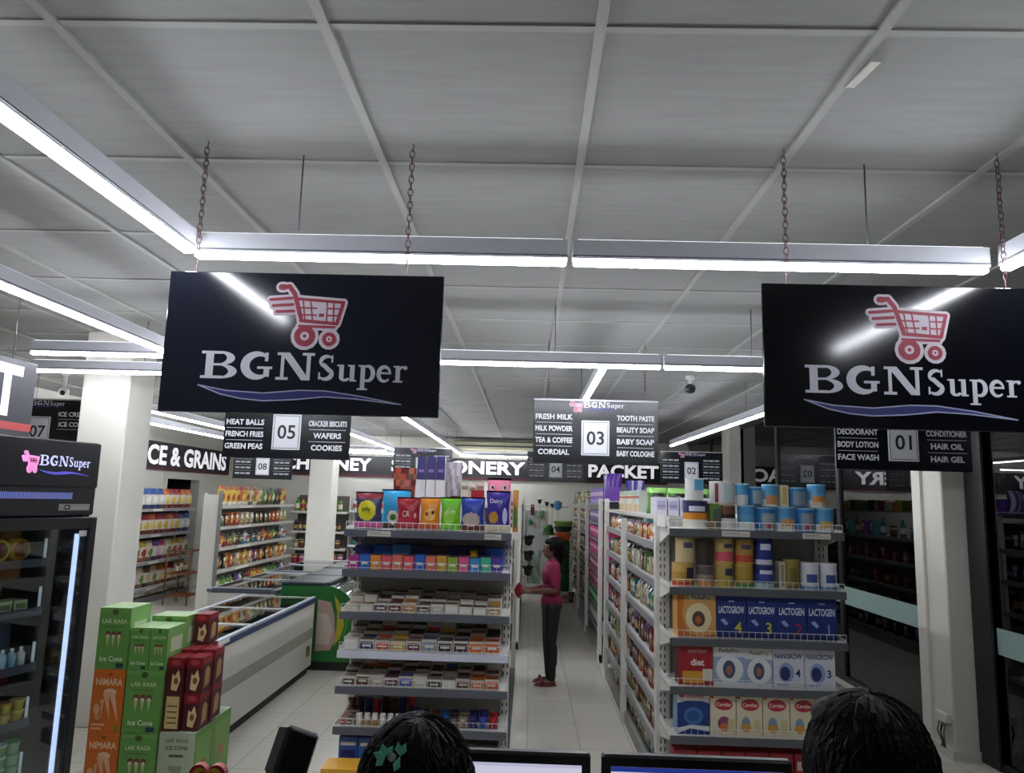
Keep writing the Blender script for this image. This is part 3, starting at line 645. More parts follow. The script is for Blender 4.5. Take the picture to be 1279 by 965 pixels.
bank([('white', '#cfc6b6', '#a07a54'), ('white', '#d8d3ca', '#94755a'), ('purple', '#4a3560', '#b8ab9c'), ('maroon', '#6d2430', '#7d4c3c'), ('amber', '#c07a2c', '#b98a4a'), ('plum', '#513048', '#9c8d80'), ('grey', '#b9b3aa', '#5c5f72'), ('white', WH, '#95794a'), ('white', WH, '#7a4d2c'), ('white', WH, '#6a3323'), ('golden', '#b98a45', '#a8895a')], LZS[2], .062, 'third sweets shelf', 'chocolate trays on the third sweets shelf')
bank([('white', WH, '#b8b3a8'), ('navy', C['navy'], '#8a7a66'), ('red', '#d0492f', '#a08a74'), ('yellow', '#d9b23a', '#9c8a62'), ('maroon', '#5d2034', '#8d8478'), ('grey', '#8a93a5', '#4c5a8a'), ('black', C['black'], '#3a2a26'), ('plum', '#4d2334', C['navy']), ('orange', '#dd6a1c', '#b9561a'), ('orange', '#d9591a', '#a5311f')], LZS[3], .075, 'fourth sweets shelf', 'chocolate trays on the fourth sweets shelf')
bank([('dark', '#4a3a34', '#8d8478'), ('brown', C['brown'], '#9c9488'), ('white', '#b9ada0', '#b0a898'), ('plum', '#6a3a55', '#5d2f59'), ('blue', '#4a5fb0', '#39498f'), ('white', '#c6bfb5', '#a9a294'), ('dark', '#3f3836', '#a39c90'), ('white', WH, '#8d8478'), ('brown', '#5b4030', '#806a50'), ('orange', '#d96a22', '#c96a20'), ('orange', '#c94f1d', '#b0551c')], LZS[4], .066, 'fifth sweets shelf', 'chocolate trays on the fifth sweets shelf')
for i in range(6):
    put(mesh_of(can(.019, .075, [(.55, ['#d8d4ca', '#c9a06a', '#b98a4a', '#d8d4ca', '#dedbd3', '#c7a875'][i]), (.45, '#e6e4de')], '#f2f1ec', 10), 'sweet_tub'), 'sweet_tub', 'small white sweet tub, %s from left on the sixth sweets shelf' % ORD[i], 'tub', (-1.05+.05*i, 5.05, LZS[5]), 0, 'small tubs on the sixth sweets shelf')
row(L_('red brown'), LZS[5], 5.03, XA, -1.09, 'the sixth sweets shelf left of the tubs', 'packs on the sixth sweets shelf', 'sweet_box', 'box', .05, .15, 2, tray)
row([(w_, C[c], C[d_]) for w_, c, d_ in (('blue', 'blue', 'navy'), ('purple', 'violet', 'plum'), ('red', 'red', 'brown'), ('blue', 'sky', 'blue'), ('grey', 'grey', 'plum'), ('cream', 'cream', 'grey'), ('purple', 'violet', 'navy'), ('blue', 'blue', 'violet'), ('red', 'red', 'red'))], LZS[5], 5.04, -.74, XB, 'the sixth sweets shelf right of the tubs', 'packs on the sixth sweets shelf', 'sweet_pack', 'bag', .075, .13, 2, lambda w, d, h, a, b: pouch(w, h, .06, blob(a, b, .5, .5, .3, .25, top=b), nx=5, nz=6))
row(L_('brown plum navy red black brown navy red'), LZS[5], 5.24, XA, -.72, 'the back row of the sixth sweets shelf', 'packs on the sixth sweets shelf', 'sweet_pack', 'bag', .12, .1, 1, lambda w, d, h, a, b: pouch(w, h, .06, blob(a, b, .5, .5, .3, .25), nx=5, nz=6))
row([('blue', '#3c5fa8', C['navy']), ('blue', '#4a6fb5', C['blue']), ('maroon', '#5d2a38', C['plum']), ('maroon', '#6a2a35', C['plum']), ('dark', C['black'], C['black']), ('brown', C['brown'], C['brown']), ('dark', C['black'], '#4a4238'), ('dark', '#2c2a2e', C['black'])], LZS[6], 5.05, XA, XB, 'the lowest sweets shelf', 'packs on the lowest sweets shelf', 'biscuit_pack', 'box', .19, .2, 1, lambda w, d, h, a, b: carton(w, d, h, a, [('r', .1, .3, .9, .6, b), ('r', .1, .75, .9, .85, WH)], top=b))
for k, (c, w_, h) in enumerate((('#d8a22a', 'golden', .07), ('#cfc6b4', 'cream', .06), ('#b08a80', 'pinkish', .06))):
    put(mesh_of(carton(.24, .2, h, c, [('r', .05, .2, .95, .5, '#9a5a2a' if k != 1 else '#d6d0c4')]), 'flat_box'), 'flat_box', '%s flat box, %s of the stack standing on the floor before the sweets gondola' % (w_, ['top', 'middle', 'bottom'][k]), 'box', (-1.08, 4.74, (.255, .19, .125)[k]), .03, 'flat boxes before the sweets gondola')
put(mesh_of(carton(.26, .2, .125, '#a98f78', [('r', .05, .2, .95, .5, '#8a5a3a')]), 'flat_box'), 'flat_box', 'brown carton on the floor carrying the flat boxes before the sweets gondola', 'box', (-1.08, 4.74, 0), .02, 'flat boxes before the sweets gondola')
# ================================================================== second gondola behind the sweets one
lg2 = thing('gondola_shelf', 'white shop gondola standing behind the sweets gondola', 'shelving')
for x in (-.13, LGX0):
    for y in (10.2, 15.2): post_mb(x, y, x+.045, y+.05, 1.9, False).build('post', lg2)
MB().box(-.68, 10.22, .1, -.64, 15.22, 1.85, mat('#cfcec9', .6)).build('spine_panel', lg2); MB().box(LGX0, 10.2, 0, -.09, 15.25, .1, GREY).build('base', lg2)
for z in (.35, .75, 1.15, 1.55, 1.85): MB().box(-.64, 10.25, z-.03, -.12, 15.2, z, mat('#c9c8c3', .5)).build('side_shelf', lg2)
# ================================================================== right gondola: baby milk at its near end, groceries along the aisle
RX0, RX1 = .905, 2.045
rg = thing('gondola_shelf', 'white shop gondola with baby milk tins and cartons at its near end', 'shelving')
post_mb(RX0-.01, 5.37, RX0+.085, 5.44, 1.86).build('post', rg); post_mb(RX1-.05, 5.37, RX1+.04, 5.44, 1.86).build('post', rg)
MB().box(RX0+.085, 5.40, .1, RX1-.05, 5.42, 1.84, mat('#a7a6a2', .6)).build('back_panel', rg)
MB().box(RX0, 5.0, 0, RX1, 8.85, .1, mat('#8d8c88', .5)).build('base', rg)
MB().box(1.45, 5.43, .1, 1.49, 8.85, 1.84, mat('#cfcec8', .6)).build('spine_panel', rg)
for x, y in ((RX0-.02, 8.8), (RX1-.04, 8.8), (RX0-.035, 7.08)): post_mb(x, y, x+.05, y+.06, 1.98 if y > 8 else 1.8, False).build('post', rg)
RZS = [1.785, 1.415, 1.10, .805, .51, .2]
for i, z in enumerate(RZS):
    shelf(rg, RX0+.015, RX1, 4.99, 5.40, z, '#55585c', .05, tags=((.3, .16), (.76, .16)) if i == 0 else ())
MB().box(RX0, 5.06, 1.79, RX0+.004, 5.40, 1.87, WIRE).build('end_fence', rg)
AZ = [1.66, 1.40, 1.12, .84, .58, .32]
for i, z in enumerate(AZ):           # shelves along the aisle, front facing -x
    s = MB(); s.box(RX0+.02, 5.46, z-.03, 1.45, 8.8, z, mat('#c6c5c0', .5)); s_ = s.build('side_shelf', rg)
    MB().box(RX0+.0, 5.46, z-.045, RX0+.02, 8.8, z+.006, mat('#8c8e90', .4)).build('price_strip', s_)
WIDE = by('cpnb')
SH = ['top', 'second', 'third', 'fourth', 'fifth', 'sixth', 'lowest']
POOLS = [by('pc', ('orange', 'cream', 'yellow', 'white', 'brown', 'red')), by('cnp', ('cream', 'orange', 'brown', 'white', 'teal', 'green', 'black')), by('pcn', ('cream', 'white', 'black', 'green', 'orange', 'teal')), by('pcb', ('red', 'brown', 'blue', 'purple', 'cream', 'black')), by('cp', ('orange', 'red', 'green', 'brown', 'cream', 'black', 'purple')), by('pcn', ('orange', 'brown', 'red', 'green', 'yellow', 'purple')), by('pc', ('red', 'teal', 'brown', 'green', 'cream'))]
zz = AZ+[.1]
for i, z in enumerate(zz):
    h = (1.83 if i == 0 else zz[i-1])-z
    fill(POOLS[i], (RX0+.045, 8.76), 0, -1, 3.25, z, -pi/2, "%s aisle shelf of the milk gondola" % SH[i], 'groceries along the centre aisle', sc=max(.72, min(1.2, (h-.07)/.222)), start='far end')
for i, z in enumerate([1.54, 1.2, .86, .5, .16]):
    s = MB(); s.box(1.49, 5.46, z-.03, RX1-.02, 8.8, z, mat('#c6c5c0', .5)); s_ = s.build('side_shelf', rg); MB().box(RX1-.02, 5.46, z-.045, RX1, 8.8, z+.006, mat('#8c8e90', .4)).build('price_strip', s_)
    fill(by('cnnb', [('white', 'cream', 'teal'), ('red', 'pink', 'purple'), ('red', 'pink', 'brown'), ('brown', 'yellow', 'blue'), ('green', 'blue', 'purple')][i]), (RX1-.04, 5.5), 0, 1, 3.2, z, pi/2, '%s shelf facing the glass, milk gondola' % SH[i], 'goods facing the glass shop front', sc=1.25, gap=.03, start='near end')
# taller goods on top of the gondola: cartons with a red stripe, rolls in green bags
for k in range(9):
    put(mesh_of(carton(.15, .3, .2, ['#cfd6c9', '#d9cbb0', '#c8c1a8', '#a9c3c6'][k % 4], [('r', 0, 0, 1, .35, ['#c9b48a', '#b9a27a'][k % 2]), ('r', 0, .62, 1, .74, '#b0402f'), ('r', .1, .8, .9, .95, '#93b7a2')], top='#8fb3b9'), 'tea_carton'), 'tea_carton', 'red-striped carton, %s from far end on top of the milk gondola' % ORD[k], 'box', (RX0+.12, 8.5-.17*k, 1.86), -pi/2, 'red-striped cartons on the gondola top')
MB().box(RX0+.02, 5.45, 1.83, RX1, 8.8, 1.86, mat('#c6c5c0', .5)).build('top_panel', rg)
for k in range(3):
    put(mesh_of(pouch(.17, .21, .16, blob('#4d8a2c', '#1f2420', .5, .55, .42, .25, top='#8fc46a', tv=.78, bot='#3f7d2a', bv=.2)), 'green_bag'), 'green_bag', '%s green and black bag on top of the gondola near the milk end' % ['left', 'middle', 'right'][k], 'bag', (1.05+.17*k, 6.15, 1.86), 0, 'green bags on the gondola top')
for k in range(5):
    put(mesh_of(carton(.075, .26, .13, '#d6d3df', [('r', .1, .3, .9, .8, '#b3aecb'), ('r', .1, .45, .9, .55, '#8f88b8')], top='#dddbe4'), 'white_pack'), 'white_pack', 'pale lilac pack, %s from the left behind the top milk tins' % ORD[k], 'box', (.96+.085*k, 5.5, 1.86), 0, 'pale lilac packs on the gondola top')
# --- baby milk end: item = photo columns px0..px1, rows py0..py1 at depth Y
def end_item(px0, px1, py0, Y, z, fn, name, label, cat, group, py1=None):
    a, b = at(px0, py0+20, Y=Y), at(px1, py0+20, Y=Y); zt = at((px0+px1)/2, py0, Y=Y).z; w_ = b.x-a.x
    return put(mesh_of(fn(w_, zt-z), name), name, label, cat, ((a.x+b.x)/2, Y, z), 0, group)
def tin(bands, lid='#d5d3cc', label=()): return lambda w, h: shift(can(w/2, h, bands, lid, 20, label), w/2)
def shift(mb, d): mb.v = [(x, y+d, z) for x, y, z in mb.v]; return mb
GT = 'milk tins on the top shelf of the milk end'
WB = [(.5, '#dcdcd6'), (.5, '#dfe3e4')]; BL = [(.35, '#c9d3cf'), (.3, '#5f9cc0'), (.35, '#4d93c2')]; BB = [(.2, '#2f6fa8'), (.8, '#2f78b5')]
z0 = RZS[0]; zt = None
low = [(856, 887, 625, tin([(.35, '#d9d4c6'), (.25, '#d48a22'), (.4, '#2b2a5c')], '#3a3550', [(0, .62, .8, 40, '#d8d6e6')]), 'white and orange milk tin with a dark blue top, lower left on the top shelf'),
       (901, 921, 631, tin([(.5, '#c3c0bc'), (.18, '#2b1f1c'), (.32, '#6b4a36')], '#8a6a50'), 'grey and brown milk tin left of the blue tins, lower tier'),
       (924, 946, 631, tin(BL, '#8fbcd3'), 'pale blue milk tin, first blue one of the lower tier'),
       (947, 972, 634, tin(BB, '#7fb6d8', [(8, .08, .75, 42, '#8b9aa0'), (8, .1, .3, 30, '#a04a58')]), 'deep blue milk tin with a grey arched label, left one of the lower tier'),
       (973, 997, 633, tin(BL, '#8fc4dd', [(0, .1, .5, 45, '#b98a5a'), (0, .1, .22, 40, '#d4cfc6')]), 'pale blue milk tin with an orange label, middle of the lower tier'),
       (998, 1021, 635, tin(BB, '#7fb6d8', [(0, .08, .78, 42, '#7f8c9a'), (0, .1, .3, 30, '#9a4a58')]), 'deep blue milk tin with a grey arched label, right one of the lower tier'),
       (1022, 1045, 635, tin(BL, '#8fc4dd', [(0, .1, .45, 45, '#c29a4f'), (0, .1, .2, 40, '#d8d0c0')]), 'pale blue milk tin with a golden label at the right end, lower tier')]
LOWH = .0
for a, b, y, fn, lab in low: end_item(a, b, y, 5.04, z0, fn, 'milk_tin', lab, 'tin', GT)
end_item(887, 901, 629, 5.06, z0, lambda w, h: carton(w, .12, h, '#5c7d3a', [('r', .3, .1, 1, .8, '#4a5a4c'), ('r', 0, .0, .5, .4, '#8a6a3a')]), 'milk_carton', 'narrow green carton between the orange and the brown milk tins', 'box', GT)
up = [(858, 881, 597, 626, tin(WB, '#e2e2de', [(30, .45, .95, 40, '#5fb0d6')]), 'white milk tin with a blue top, leftmost of the upper tier'),
      (890, 921, 601, 630, tin([(.1, '#c9c2b8'), (.9, '#d5d3d0')], '#d8d5cf', [(-38, .1, .9, 9, '#7a2530'), (20, .15, .85, 22, '#b9cdd0')]), 'large white milk tin with a red stripe, second of the upper tier'),
      (921, 937, 604, 632, tin([(.5, '#c9d0cc'), (.5, '#4f9bc6')], '#9cc7dc'), 'white and blue milk tin, third of the upper tier'),
      (937, 954, 608, 634, tin(BB, '#7fb6d8', [(10, .08, .8, 42, '#93a8ad')]), 'deep blue milk tin, fourth of the upper tier'),
      (955, 975, 605, 634, tin(BL, '#8fc4dd', [(0, .1, .5, 45, '#c58a5f')]), 'pale blue milk tin, fifth of the upper tier'),
      (985, 1012, 609, 635, tin(BB, '#7fb6d8', [(10, .08, .8, 40, '#7d8fa0')]), 'deep blue milk tin, right of the cream packet, upper tier'),
      (1013, 1035, 605, 635, tin(BL, '#8fc4dd', [(0, .1, .5, 45, '#c98a3f'), (0, .1, .25, 40, '#d3cabb')]), 'pale blue milk tin with an orange label, rightmost of the upper tier')]
for a, b, y0, y1, fn, lab in up:
    zb_ = max(at((a+b)/2, q[2], Y=5.04).z for q in low if q[0] < (b) and q[1] > (a)) if any(q[0] < b and q[1] > a for q in low) else at(870, 625, Y=5.04).z
    zb_ += .0015
    end_item(a, b, y0, 5.05, zb_, fn, 'milk_tin', lab, 'tin', GT)
end_item(975.5, 985, 606, 5.05, at(985, 633, Y=5.04).z+.0015, lambda w, h: carton(w, .09, h, '#d8cda8', [('r', .2, .1, .8, .9, '#c9ad6a')]), 'milk_carton', 'narrow cream packet standing among the blue tins of the upper tier', 'box', GT)
# second shelf: gold tins in two tiers
G2 = 'milk tins on the second shelf of the milk end'
z0 = RZS[1]
GOLD = '#b3924a'
lo2 = [(842, 869, 703, tin([(.2, '#b5402f'), (.45, '#b58c3c'), (.35, '#c2a25a')], '#b89a55', [(40, .35, .8, 30, '#3a3044')]), 'gold and red tin, first of the lower tier on the second milk shelf'),
       (872, 893, 706, tin([(.3, '#c28a4a'), (.3, '#9a8a78'), (.4, '#5b5258')], '#8f8378'), 'brown and grey tin, second of the lower tier on the second milk shelf'),
       (895, 919, 704, tin([(.25, '#b8a23c'), (.75, '#b39a55')], '#c9b06a', [(25, .5, .8, 30, '#3a3848')]), 'gold tin, third of the lower tier on the second milk shelf'),
       (921, 944, 705, tin([(.2, '#5a8a4a'), (.25, '#a58a3a'), (.55, '#b0913f')], '#bfa055'), 'gold tin with a green foot, fourth of the lower tier on the second milk shelf'),
       (946, 970, 706, tin([(.25, '#a9c0c9'), (.45, '#3a4f9a'), (.3, '#26306a')], '#39427a', [(0, .62, .78, 40, '#d6d8ea')]), 'blue tin, fifth of the lower tier on the second milk shelf'),
       (982, 1001, 699, tin([(.15, '#6b5a2a'), (.85, '#8f7d38')], '#a08a4a', [(0, .25, .7, 30, '#6f6138')]), 'dull gold tin on the second milk shelf, left of the white tins'),
       (1003, 1027, 703, tin([(.15, '#5f93ad'), (.85, '#d3d3dc')], '#e3e2e6', [(0, .28, .58, 34, '#3b4f8f')]), 'white tin with a blue emblem, second from the right on the second milk shelf'),
       (1028, 1049, 704, tin([(.15, '#5f93ad'), (.85, '#d6d6de')], '#e6e5e9', [(0, .28, .58, 34, '#3b4f8f')]), 'white tin with a blue emblem, rightmost on the second milk shelf')]
for a, b, y, fn, lab in lo2: end_item(a, b, y, 5.04, z0, fn, 'milk_tin', lab, 'tin', G2)
end_item(974, 981, 702, 5.06, z0, lambda w, h: carton(w, .1, h, '#c9c2b0', [('r', .2, .1, .8, .9, '#8d8677')]), 'milk_carton', 'narrow pale carton between the blue and dull gold tins', 'box', G2)
up2 = [(846, 870, 672, tin([(.3, '#c9b78f'), (.7, '#cbb687')], '#c2b28a', [(10, .6, .82, 30, '#4d4668')]), 'beige tin, first of the upper tier on the second milk shelf'),
       (872, 892, 674, tin([(1, '#3a332c')], '#5a4d3a'), 'dark brown tin, second of the upper tier on the second milk shelf'),
       (895, 919, 673, tin([(.08, '#c9ad55'), (.42, '#cf5a68'), (.5, '#b79d62')], '#bfa66c', [(20, .62, .8, 32, '#3c3a44')]), 'pink and gold tin, third of the upper tier on the second milk shelf'),
       (921, 944, 674, tin([(.08, '#c09a45'), (.3, '#bb4a3c'), (.62, '#a88a3f')], '#b79a50', [(0, .6, .8, 34, '#4a3d52')]), 'gold and red tin, fourth of the upper tier on the second milk shelf'),
       (946, 968, 672, tin([(.2, '#bfc4cf'), (.8, '#26387f')], '#2f3f7d', [(0, .55, .78, 36, '#c9cfe6')]), 'blue tin, fifth of the upper tier on the second milk shelf')]
for (a, b, y, fn, lab), q in zip(up2, lo2): end_item(a, b, y, 5.045, at((q[0]+q[1])/2, q[2], Y=5.04).z+.0015, fn, 'milk_tin', lab, 'tin', G2)
# third shelf: big cartons
G3 = 'milk cartons on the third shelf of the milk end'
z0 = RZS[2]
end_item(846, 894, 741, 5.03, z0, lambda w, h: carton(w, .16, h, '#d19a4f', [('p', [(0, 0), (.3, 0), (.12, .5), (.2, 1), (0, 1)], '#c4702a'), ('p', [(1, .1), (.55, .02), (0, .2), (0, 0), (1, 0)], '#b8662a'), ('e', .55, .45, .34, .34, '#e3d2a8'), ('e', .55, .42, .17, .18, '#5b3d3a'), ('e', .55, .40, .08, .09, '#b0613a'), ('r', .3, .84, .95, .98, '#d9c99a'), ('t', 'PediaPro', .62, .91, .09, '#3b3226', .6, .01)], top='#c08a45'), 'milk_carton', 'orange and cream milk carton at the left of the third milk shelf', 'box', G3)
for k, (a, b, num, nc, w_) in enumerate(((895, 932, '4', '#c9c14f', 'yellow 4'), (933, 970, '3', '#d3c83f', 'yellow 3'), (970.5, 1007, '2', '#a8324f', 'red 2'), (1008, 1045, '1', '#6f93c9', 'pale blue 1'))):
    end_item(a, b, 743+k*1.2, 5.03, z0, lambda w, h, num=num, nc=nc: carton(w, .14, h, '#1d3274', [('r', 0, 0, 1, .1, '#16265c'), ('t', 'LACTOGROW' if num in '34' else 'LACTOGEN', .5, .66, .17, '#dfe4ee', .86, .02), ('r', .4, .84, .6, .87, '#9fb0d2'), ('p', [(.12, .42), (.3, .30), (.4, .34), (.25, .46)], '#8fa6d8'), ('t', num, .72, .26, .26, nc, .3, .01)], top='#22397f'), 'milk_carton', 'dark blue milk carton marked with a %s on the third milk shelf' % w_, 'box', G3)
G4 = 'milk cartons on the fourth shelf of the milk end'
z0 = RZS[3]
end_item(848, 890, 803, 5.03, z0, lambda w, h: carton(w, .14, h, '#9c1f28', [('r', .1, .06, .72, .34, '#d09a2f'), ('r', .7, .12, 1, .4, '#d6cfc2'), ('t', 'diet', .55, .55, .16, '#e9dcd3', .5, .03), ('t', 'nutrition', .55, .82, .09, '#e0b9b2', .6, .01)], top='#7d1820', side=[('r', .0, 0, 1, 1, '#5c1219')]), 'milk_carton', 'dark red carton with a golden panel on the fourth milk shelf', 'box', G4)
for k, (a, b, y) in enumerate(((891, 930, 806), (930.5, 965, 810))):
    end_item(a, b, y, 5.03, z0, lambda w, h: carton(w, .14, h, '#d6d8da', [('r', 0, .12, 1, .72, '#8fa8c2'), ('e', .52, .42, .44, .34, '#dfe1e2'), ('e', .5, .42, .2, .22, '#43506f'), ('e', .5, .40, .1, .12, '#a06a52'), ('r', .1, .8, .9, .96, '#dcdcd4'), ('t', 'PediaPro', .5, .88, .1, '#4a4638', .66, .01)], top='#c9cac8'), 'milk_carton', 'white and pale blue milk carton, %s of the two on the fourth milk shelf' % ['left', 'right'][k], 'box', G4)
for k, (a, b, num) in enumerate(((966, 1004, '4'), (1005, 1043, '3'))):
    end_item(a, b, 811+k, 5.03, z0, lambda w, h, num=num: carton(w, .14, h, '#d2d4de', [('t', 'NANGROW', .5, .82, .13, '#2a2f66', .9, .03), ('e', .42, .4, .26, .26, '#8fa0cf'), ('e', .38, .38, .17, .18, '#2c3166'), ('t', num, .8, .4, .2, '#23265a', .3, .02), ('r', .1, .08, .5, .12, '#9aa3c4')], top='#c9cbd6'), 'milk_carton', 'white milk carton with a dark blue figure and number %s' % num, 'box', G4)
G5 = 'cartons on the fifth shelf of the milk end'
z0 = RZS[4]
end_item(846, 886, 862, 5.03, z0, lambda w, h: carton(w, .14, h, '#1c3a78', [('r', 0, .76, 1, 1, '#d9d4d2'), ('p', [(0, .7), (.5, .8), (1, .72), (1, .82), (0, .82)], '#d9d4d2'), ('e', .14, .88, .09, .05, '#c03a3a'), ('t', 'Anchor', .58, .88, .1, '#b0393f', .6, .01), ('e', .5, .42, .3, .2, '#3f6fae'), ('e', .5, .42, .2, .12, '#27508f'), ('p', [(0, .02), (.4, .14), (1, .08), (1, .2), (.4, .22), (0, .14)], '#d6dadf')], top='#ccd0d6', side=[('r', 0, 0, 1, 1, '#86a7c9')]), 'milk_carton', 'blue and white milk carton at the left of the fifth milk shelf', 'box', G5)
for k, (a, b) in enumerate(((887, 919), (920, 952), (953, 986), (987, 1019), (1020, 1052))):
    end_item(a, b, 866+k*.7, 5.03, z0, lambda w, h, k=k: carton(w, .13, h, '#dcd2b4', [('e', .53, .74, .36, .14, '#b3303a'), ('t', 'Cerelac', .53, .74, .09, '#efd9d0', .58, .015), ('r', .02, .88, .14, .98, '#a52a30'), ('e', .55 if k == 0 else .36, .28, .26 if k == 0 else .17, .18, '#8a3f6a' if k == 0 else '#7a95ad'), ('e', .55 if k == 0 else .36, .2, .2, .1, '#c9732f' if k == 0 else '#c9963a'), ('r', .68, .1, .92, .4, '#cfc08e')], top='#cfc6a8'), 'cereal_carton', ['cream cereal carton with a purple picture, first on the fifth milk shelf', 'cream cereal carton with a red oval, second on the fifth milk shelf', 'cream cereal carton with a red oval, third on the fifth milk shelf', 'cream cereal carton with a red oval, fourth on the fifth milk shelf', 'cream cereal carton half hidden by the right hand cashier\'s head'][k], 'box', G5)
for k in range(7):
    put(mesh_of(carton(.14, .16, .215, '#8f1f26', [('r', .1, .55, .9, .8, '#c9b09a'), ('r', 0, 0, 1, .3, '#b5342c')], top='#a3262d'), 'red_carton'), 'red_carton', 'red carton, %s from the left on the lowest milk shelf' % ORD[k], 'box', (RX0+.12+.15*k, 5.03, RZS[5]), 0, 'red cartons on the lowest milk shelf')
# ================================================================== further right gondola with pink and purple packs
rg2 = thing('gondola_shelf', 'white shop gondola further back with pink and purple packs', 'shelving')
for y in (9.55, 11.7, 13.6, 15.7):
    post_mb(RX0-.02, y, RX0+.03, y+.06, 1.98, False).build('post', rg2)
MB().box(1.45, 9.6, .1, 1.49, 15.75, 1.9, mat('#cfcec8', .6)).build('spine_panel', rg2); MB().box(RX0, 9.55, 0, RX1, 15.76, .1, mat('#8d8c88', .5)).build('base', rg2)
BZ = [1.92, 1.66, 1.44, 1.22, 1.0, .80, .56, .32]
for z in BZ: MB().box(RX0+.02, 9.62, z-.03, 1.45, 15.7, z, mat('#77767a', .5)).build('side_shelf', rg2)
pk = [('purple', '#6d45a8', '#a98fd0'), ('lilac', '#6a5a8c', '#4b3c73'), ('pink', '#c22f74', '#8f2258'), ('pink', '#c92a72', '#b3236a'), ('crimson', '#8f2450', '#c2326c'), ('pink', '#c02a66', '#8f2a5a'), ('green', '#4fa85a', '#2f7a3c'), ('white', '#c9c6c9', '#2d2b33')]
for i, z in enumerate(BZ):
    w_, c1, c2 = pk[i]
    ME = mesh_of(carton(.165, .2, .16 if i else .2, c1, [('r', 0, .0, 1, .25, c2), ('r', .15, .5, .85, .75, '#e6c9dc' if i < 6 else '#dfe6dc')], top=c2), 'hygiene_pack')
    for k in range(11):
        put(ME, 'hygiene_pack', '%s pack, %s from near end, %s shelf of the further gondola' % (w_, ORD[k], ORD[i]), 'packet', (RX0+.04, 9.74+.18*k, z), -pi/2, 'pink and purple packs on the further gondola')
    fill(by('cn', ('brown', 'green', 'cream', 'red', 'yellow', 'black')), (RX0+.04, 15.65), 0, -1, 3.6, z, -pi/2, '%s shelf, back part of the further gondola' % ORD[i], 'goods on the back part of the further gondola', sc=.78 if i else 1.1, start='back end', gap=.03)
for i, z in enumerate([1.55, 1.2, .85, .5, .16]):
    s = MB(); s.box(1.49, 9.65, z-.03, RX1-.02, 15.7, z, mat('#c6c5c0', .5)); s_ = s.build('side_shelf', rg2); MB().box(RX1-.02, 9.65, z-.045, RX1, 15.7, z+.006, mat('#8c8e90', .4)).build('price_strip', s_)
    fill(by('cnb', [('purple', 'teal', 'brown'), ('red', 'pink'), ('pink', 'red', 'purple'), ('brown', 'cream', 'blue'), ('green', 'blue')][i]), (RX1-.04, 9.7), 0, 1, 5.9, z, pi/2, '%s shelf facing the glass, further gondola' % SH[i], 'goods facing the glass shop front', sc=1.25, gap=.2, start='near end')
# striped purple bag on top of the near end
put(mesh_of(pouch(.26, .34, .14, lambda u, v: '#4b2a86' if int(u*9) % 2 == 0 and v > .45 else ('#d9c3e6' if (v > .8 and u < .25) else '#7a4fb3')), 'purple_bag'), 'purple_bag', 'large purple striped bag hanging at the near top of the further gondola', 'bag', (1.02, 9.47, 1.956), -.5)
put(mesh_of(pouch(.24, .26, .12, lambda u, v: ['#3c3f8c', '#6b5bb0', '#c9c2dd'][int(u*7) % 3]), 'purple_bag'), 'purple_bag', 'blue and purple striped bag beside the large purple bag', 'bag', (1.32, 9.48, 1.956), -.2)
MB().box(RX0+.02, 9.40, 1.945, RX1-.1, 9.64, 1.955, POSTW).build('top_panel', rg2)
# ================================================================== left side: wall shelving
def rack(label, x, y0, y1, zs, depth, top, rz, plate='#b9b8b3', band='#8e9092', back='#55554f', base=.1, front_posts=True):
    """run of shelving along y; front faces +x at x"""
    t = thing('wall_shelf', label, 'shelving', (x, y0, 0), pi/2); L = y1-y0
    for px in (0, L-.04): post_mb(px, depth-.05, px+.04, depth, top, False).build('post', t)
    if front_posts: MB().box(-.03, -.0, 0, .02, .05, top+.05, mat('#6b6d6c', .5)).build('front_post', t); MB().box(-.012, .05, 0, -.002, depth, top-.02, mat('#bbb9b1', .5)).build('end_panel', t)
    MB().box(.04, depth-.03, .1, L-.04, depth-.01, top-.05, mat(back, .6)).build('back_panel', t)
    MB().box(0, .02, 0, L, depth, base, mat('#6d6d6b', .5)).build('base', t)
    for z in zs:
        s = MB().box(.005, 0, z-.03, L-.005, depth, z, mat(plate, .5)).build('shelf', t)
        m = MB().box(.005, -.012, z-.045, L-.005, 0, z+.004, mat(band, .4)); m.art([('r', .2, .15, .36, .9, '#d9d7cf')], (.005, -.012, z-.045), (1, 0, 0), (0, 0, 1), L-.01, .049)
        m.build('price_strip', s)
    return t
U1 = (1.60, 1.16, .70, .26)
rack('white wall shelving full of snack bags in front of the dark doorway', -6.5, 12.6, 14.78, U1, .42, 1.62, 0, band='#9a9b9c', back='#2c2b2a')
def facing(pool, y0, L, z, where, group, x, sc, **k): return fill(pool, (x, y0), 0, 1, L, z, pi/2, where, group, sc=sc, **k)
BAG = lambda ws: by('p', ws)
def seqp(ws, kinds='q'): return [next(p for p in POOL if p[0] == kinds[i % len(kinds)] and p[3] == w_) for i, w_ in enumerate(ws.split())]
for z, ws, nm in ((1.60, 'blue blue blue blue orange red red orange orange', 'top'), (1.16, 'red red orange red red orange red blue blue', 'second'), (.70, 'cream yellow cream purple pink cream yellow yellow cream', 'third'), (.26, 'pink cream brown cream orange orange red cream orange', 'fourth'), (.1, 'brown green green green green cream yellow brown green', 'bottom')):
    P = seqp(ws); facing(P, 12.7, 2.05, z, '%s shelf of the snack shelving by the doorway' % nm, 'snack bags by the doorway', -6.56, 1.62 if z > .2 else .62, seq=list(range(9)), scz=1.75 if z > .2 else .6, rows=1)
